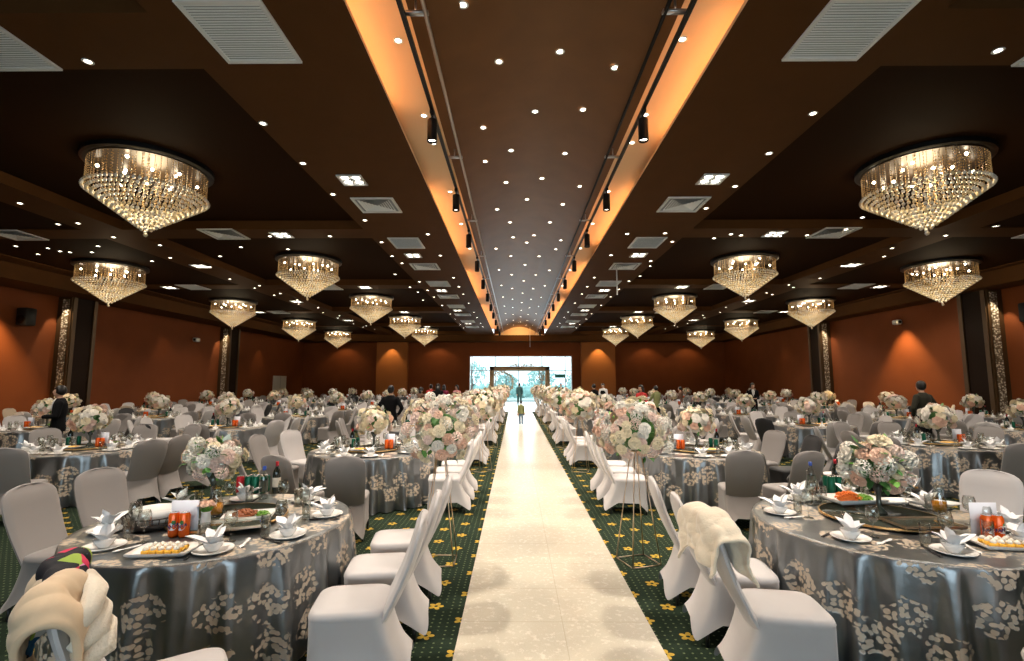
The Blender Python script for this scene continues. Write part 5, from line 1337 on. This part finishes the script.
person(pat(680, 25.2), 25.2, 1.62, 1.2, 'brown_cloth', 'suit_black', 'dark-haired person in brown leaning over a far table', 'work', 'short')
person(pat(752, 21.7), 21.7, 1.80, 3.0, 'suit_black', 'suit_black', 'person in a black suit and white shirt before the right wall', 'front', shirt='shirt_white')
person(pat(921, 12.3), 12.3, 1.86, .2, 'olive_cloth', 'suit_black', 'person in a dark olive jacket seen from behind at the right', 'hips')
# white board on a stand by the right wall and the small white easel
# ------------------------------------------------------------------ leave out repeats the picture shows nothing of; past 300 of a kind, one object
bpy.context.view_layer.update()
SEE = ('wine_glass', 'tumbler', 'glass_bowl', 'stem')
KIDS = {}
for o in C.objects:
    if o.parent: KIDS.setdefault(o.parent.name, []).append(o)
def family(o): return [o] + [x for c in KIDS.get(o.name, []) for x in family(c)]
def leaves(o): return [c for c in family(o) if c.type == 'MESH']
from mathutils.bvhtree import BVHTree
BV, BF, BO = [], [], []
def blocker(o, own):
    me = o.data; k = len(BV); mw = o.matrix_world; BV.extend([mw @ v.co for v in me.vertices])
    for f in me.polygons: BF.append(tuple(i + k for i in f.vertices)); BO.append(own)
for o in list(C.objects):
    if o.type != 'MESH': continue
    r = o
    while r.parent: r = r.parent
    n_ = r.name.split('.')[0]
    if n_ == 'banquet_chair' or o.name.split('.')[0] == 'tablecloth' or o.name.split('.')[0] == 'flowers' or n_ in ('beige_coat', 'fleece_shawl'):
        blocker(o, r.name)
TREE = BVHTree.FromPolygons(BV, BF)
def visible(o):
    own = o.name
    for c in leaves(o)[:3]:
        me = c.data; n = len(me.vertices); mw = c.matrix_world; st = max(1, n // (26 if n > 60 else 12))
        for i in range(0, n, st):
            p = mw @ me.vertices[i].co; q = project(p)
            if q is None or not (0 < q[0] < 1024 and 0 < q[1] < 661): continue
            d = (p - CAM); L = d.length; d.normalize(); loc, nr, idx, dist = TREE.ray_cast(CAM, d, L + .02)
            if loc is None or dist > L - .012 or BO[idx] == own: return True
    return False
def drop(os_): bpy.data.batch_remove([c for o in os_ for c in family(o)])
KEPT = {}
for kind, objs in REG.items():
    KEPT[kind] = [o for o in objs if visible(o)]
    gone = set(objs) - set(KEPT[kind])
    KEPT[kind].sort(key=lambda o: (o.matrix_world.translation - CAM).length)
    REG[kind] = gone
drop([o for gone in REG.values() for o in gone])
LIM = 300
PLURAL = {'banquet_chair': ('distant_chairs', 'distant covered chairs round the far tables, too small to tell apart', 'chairs'), 'dinner_plate': ('distant_plates', 'distant white plates on the far tables', 'plates'),
          'rice_bowl': ('distant_bowls', 'distant white bowls on the far tables', 'bowls'), 'folded_napkin': ('distant_napkins', 'distant white folded napkins on the far tables', 'napkins'),
          'wine_glass': ('distant_wine_glasses', 'distant clear wine glasses on the far tables', 'glasses'), 'tumbler': ('distant_tumblers', 'distant clear tumblers on the far tables', 'glasses')}
COUNT = {k: len(v) for k, v in KEPT.items()}
for kind, v in KEPT.items():
    if len(v) <= LIM or kind not in PLURAL: continue
    mb = MB(); mats = []
    for o in v[LIM:]:
        me = o.data
        if me is None: continue
        nm = me.materials[0].name
        if nm not in mats: mats.append(nm)
        mb.cur = mats.index(nm); mb.add([p.co for p in me.vertices], [tuple(f.vertices) for f in me.polygons], o.matrix_world)
    drop(v[LIM:])
    nm, lb, ct = PLURAL[kind]; tag(mb.build(nm, mats), lb, ct, kind='stuff')
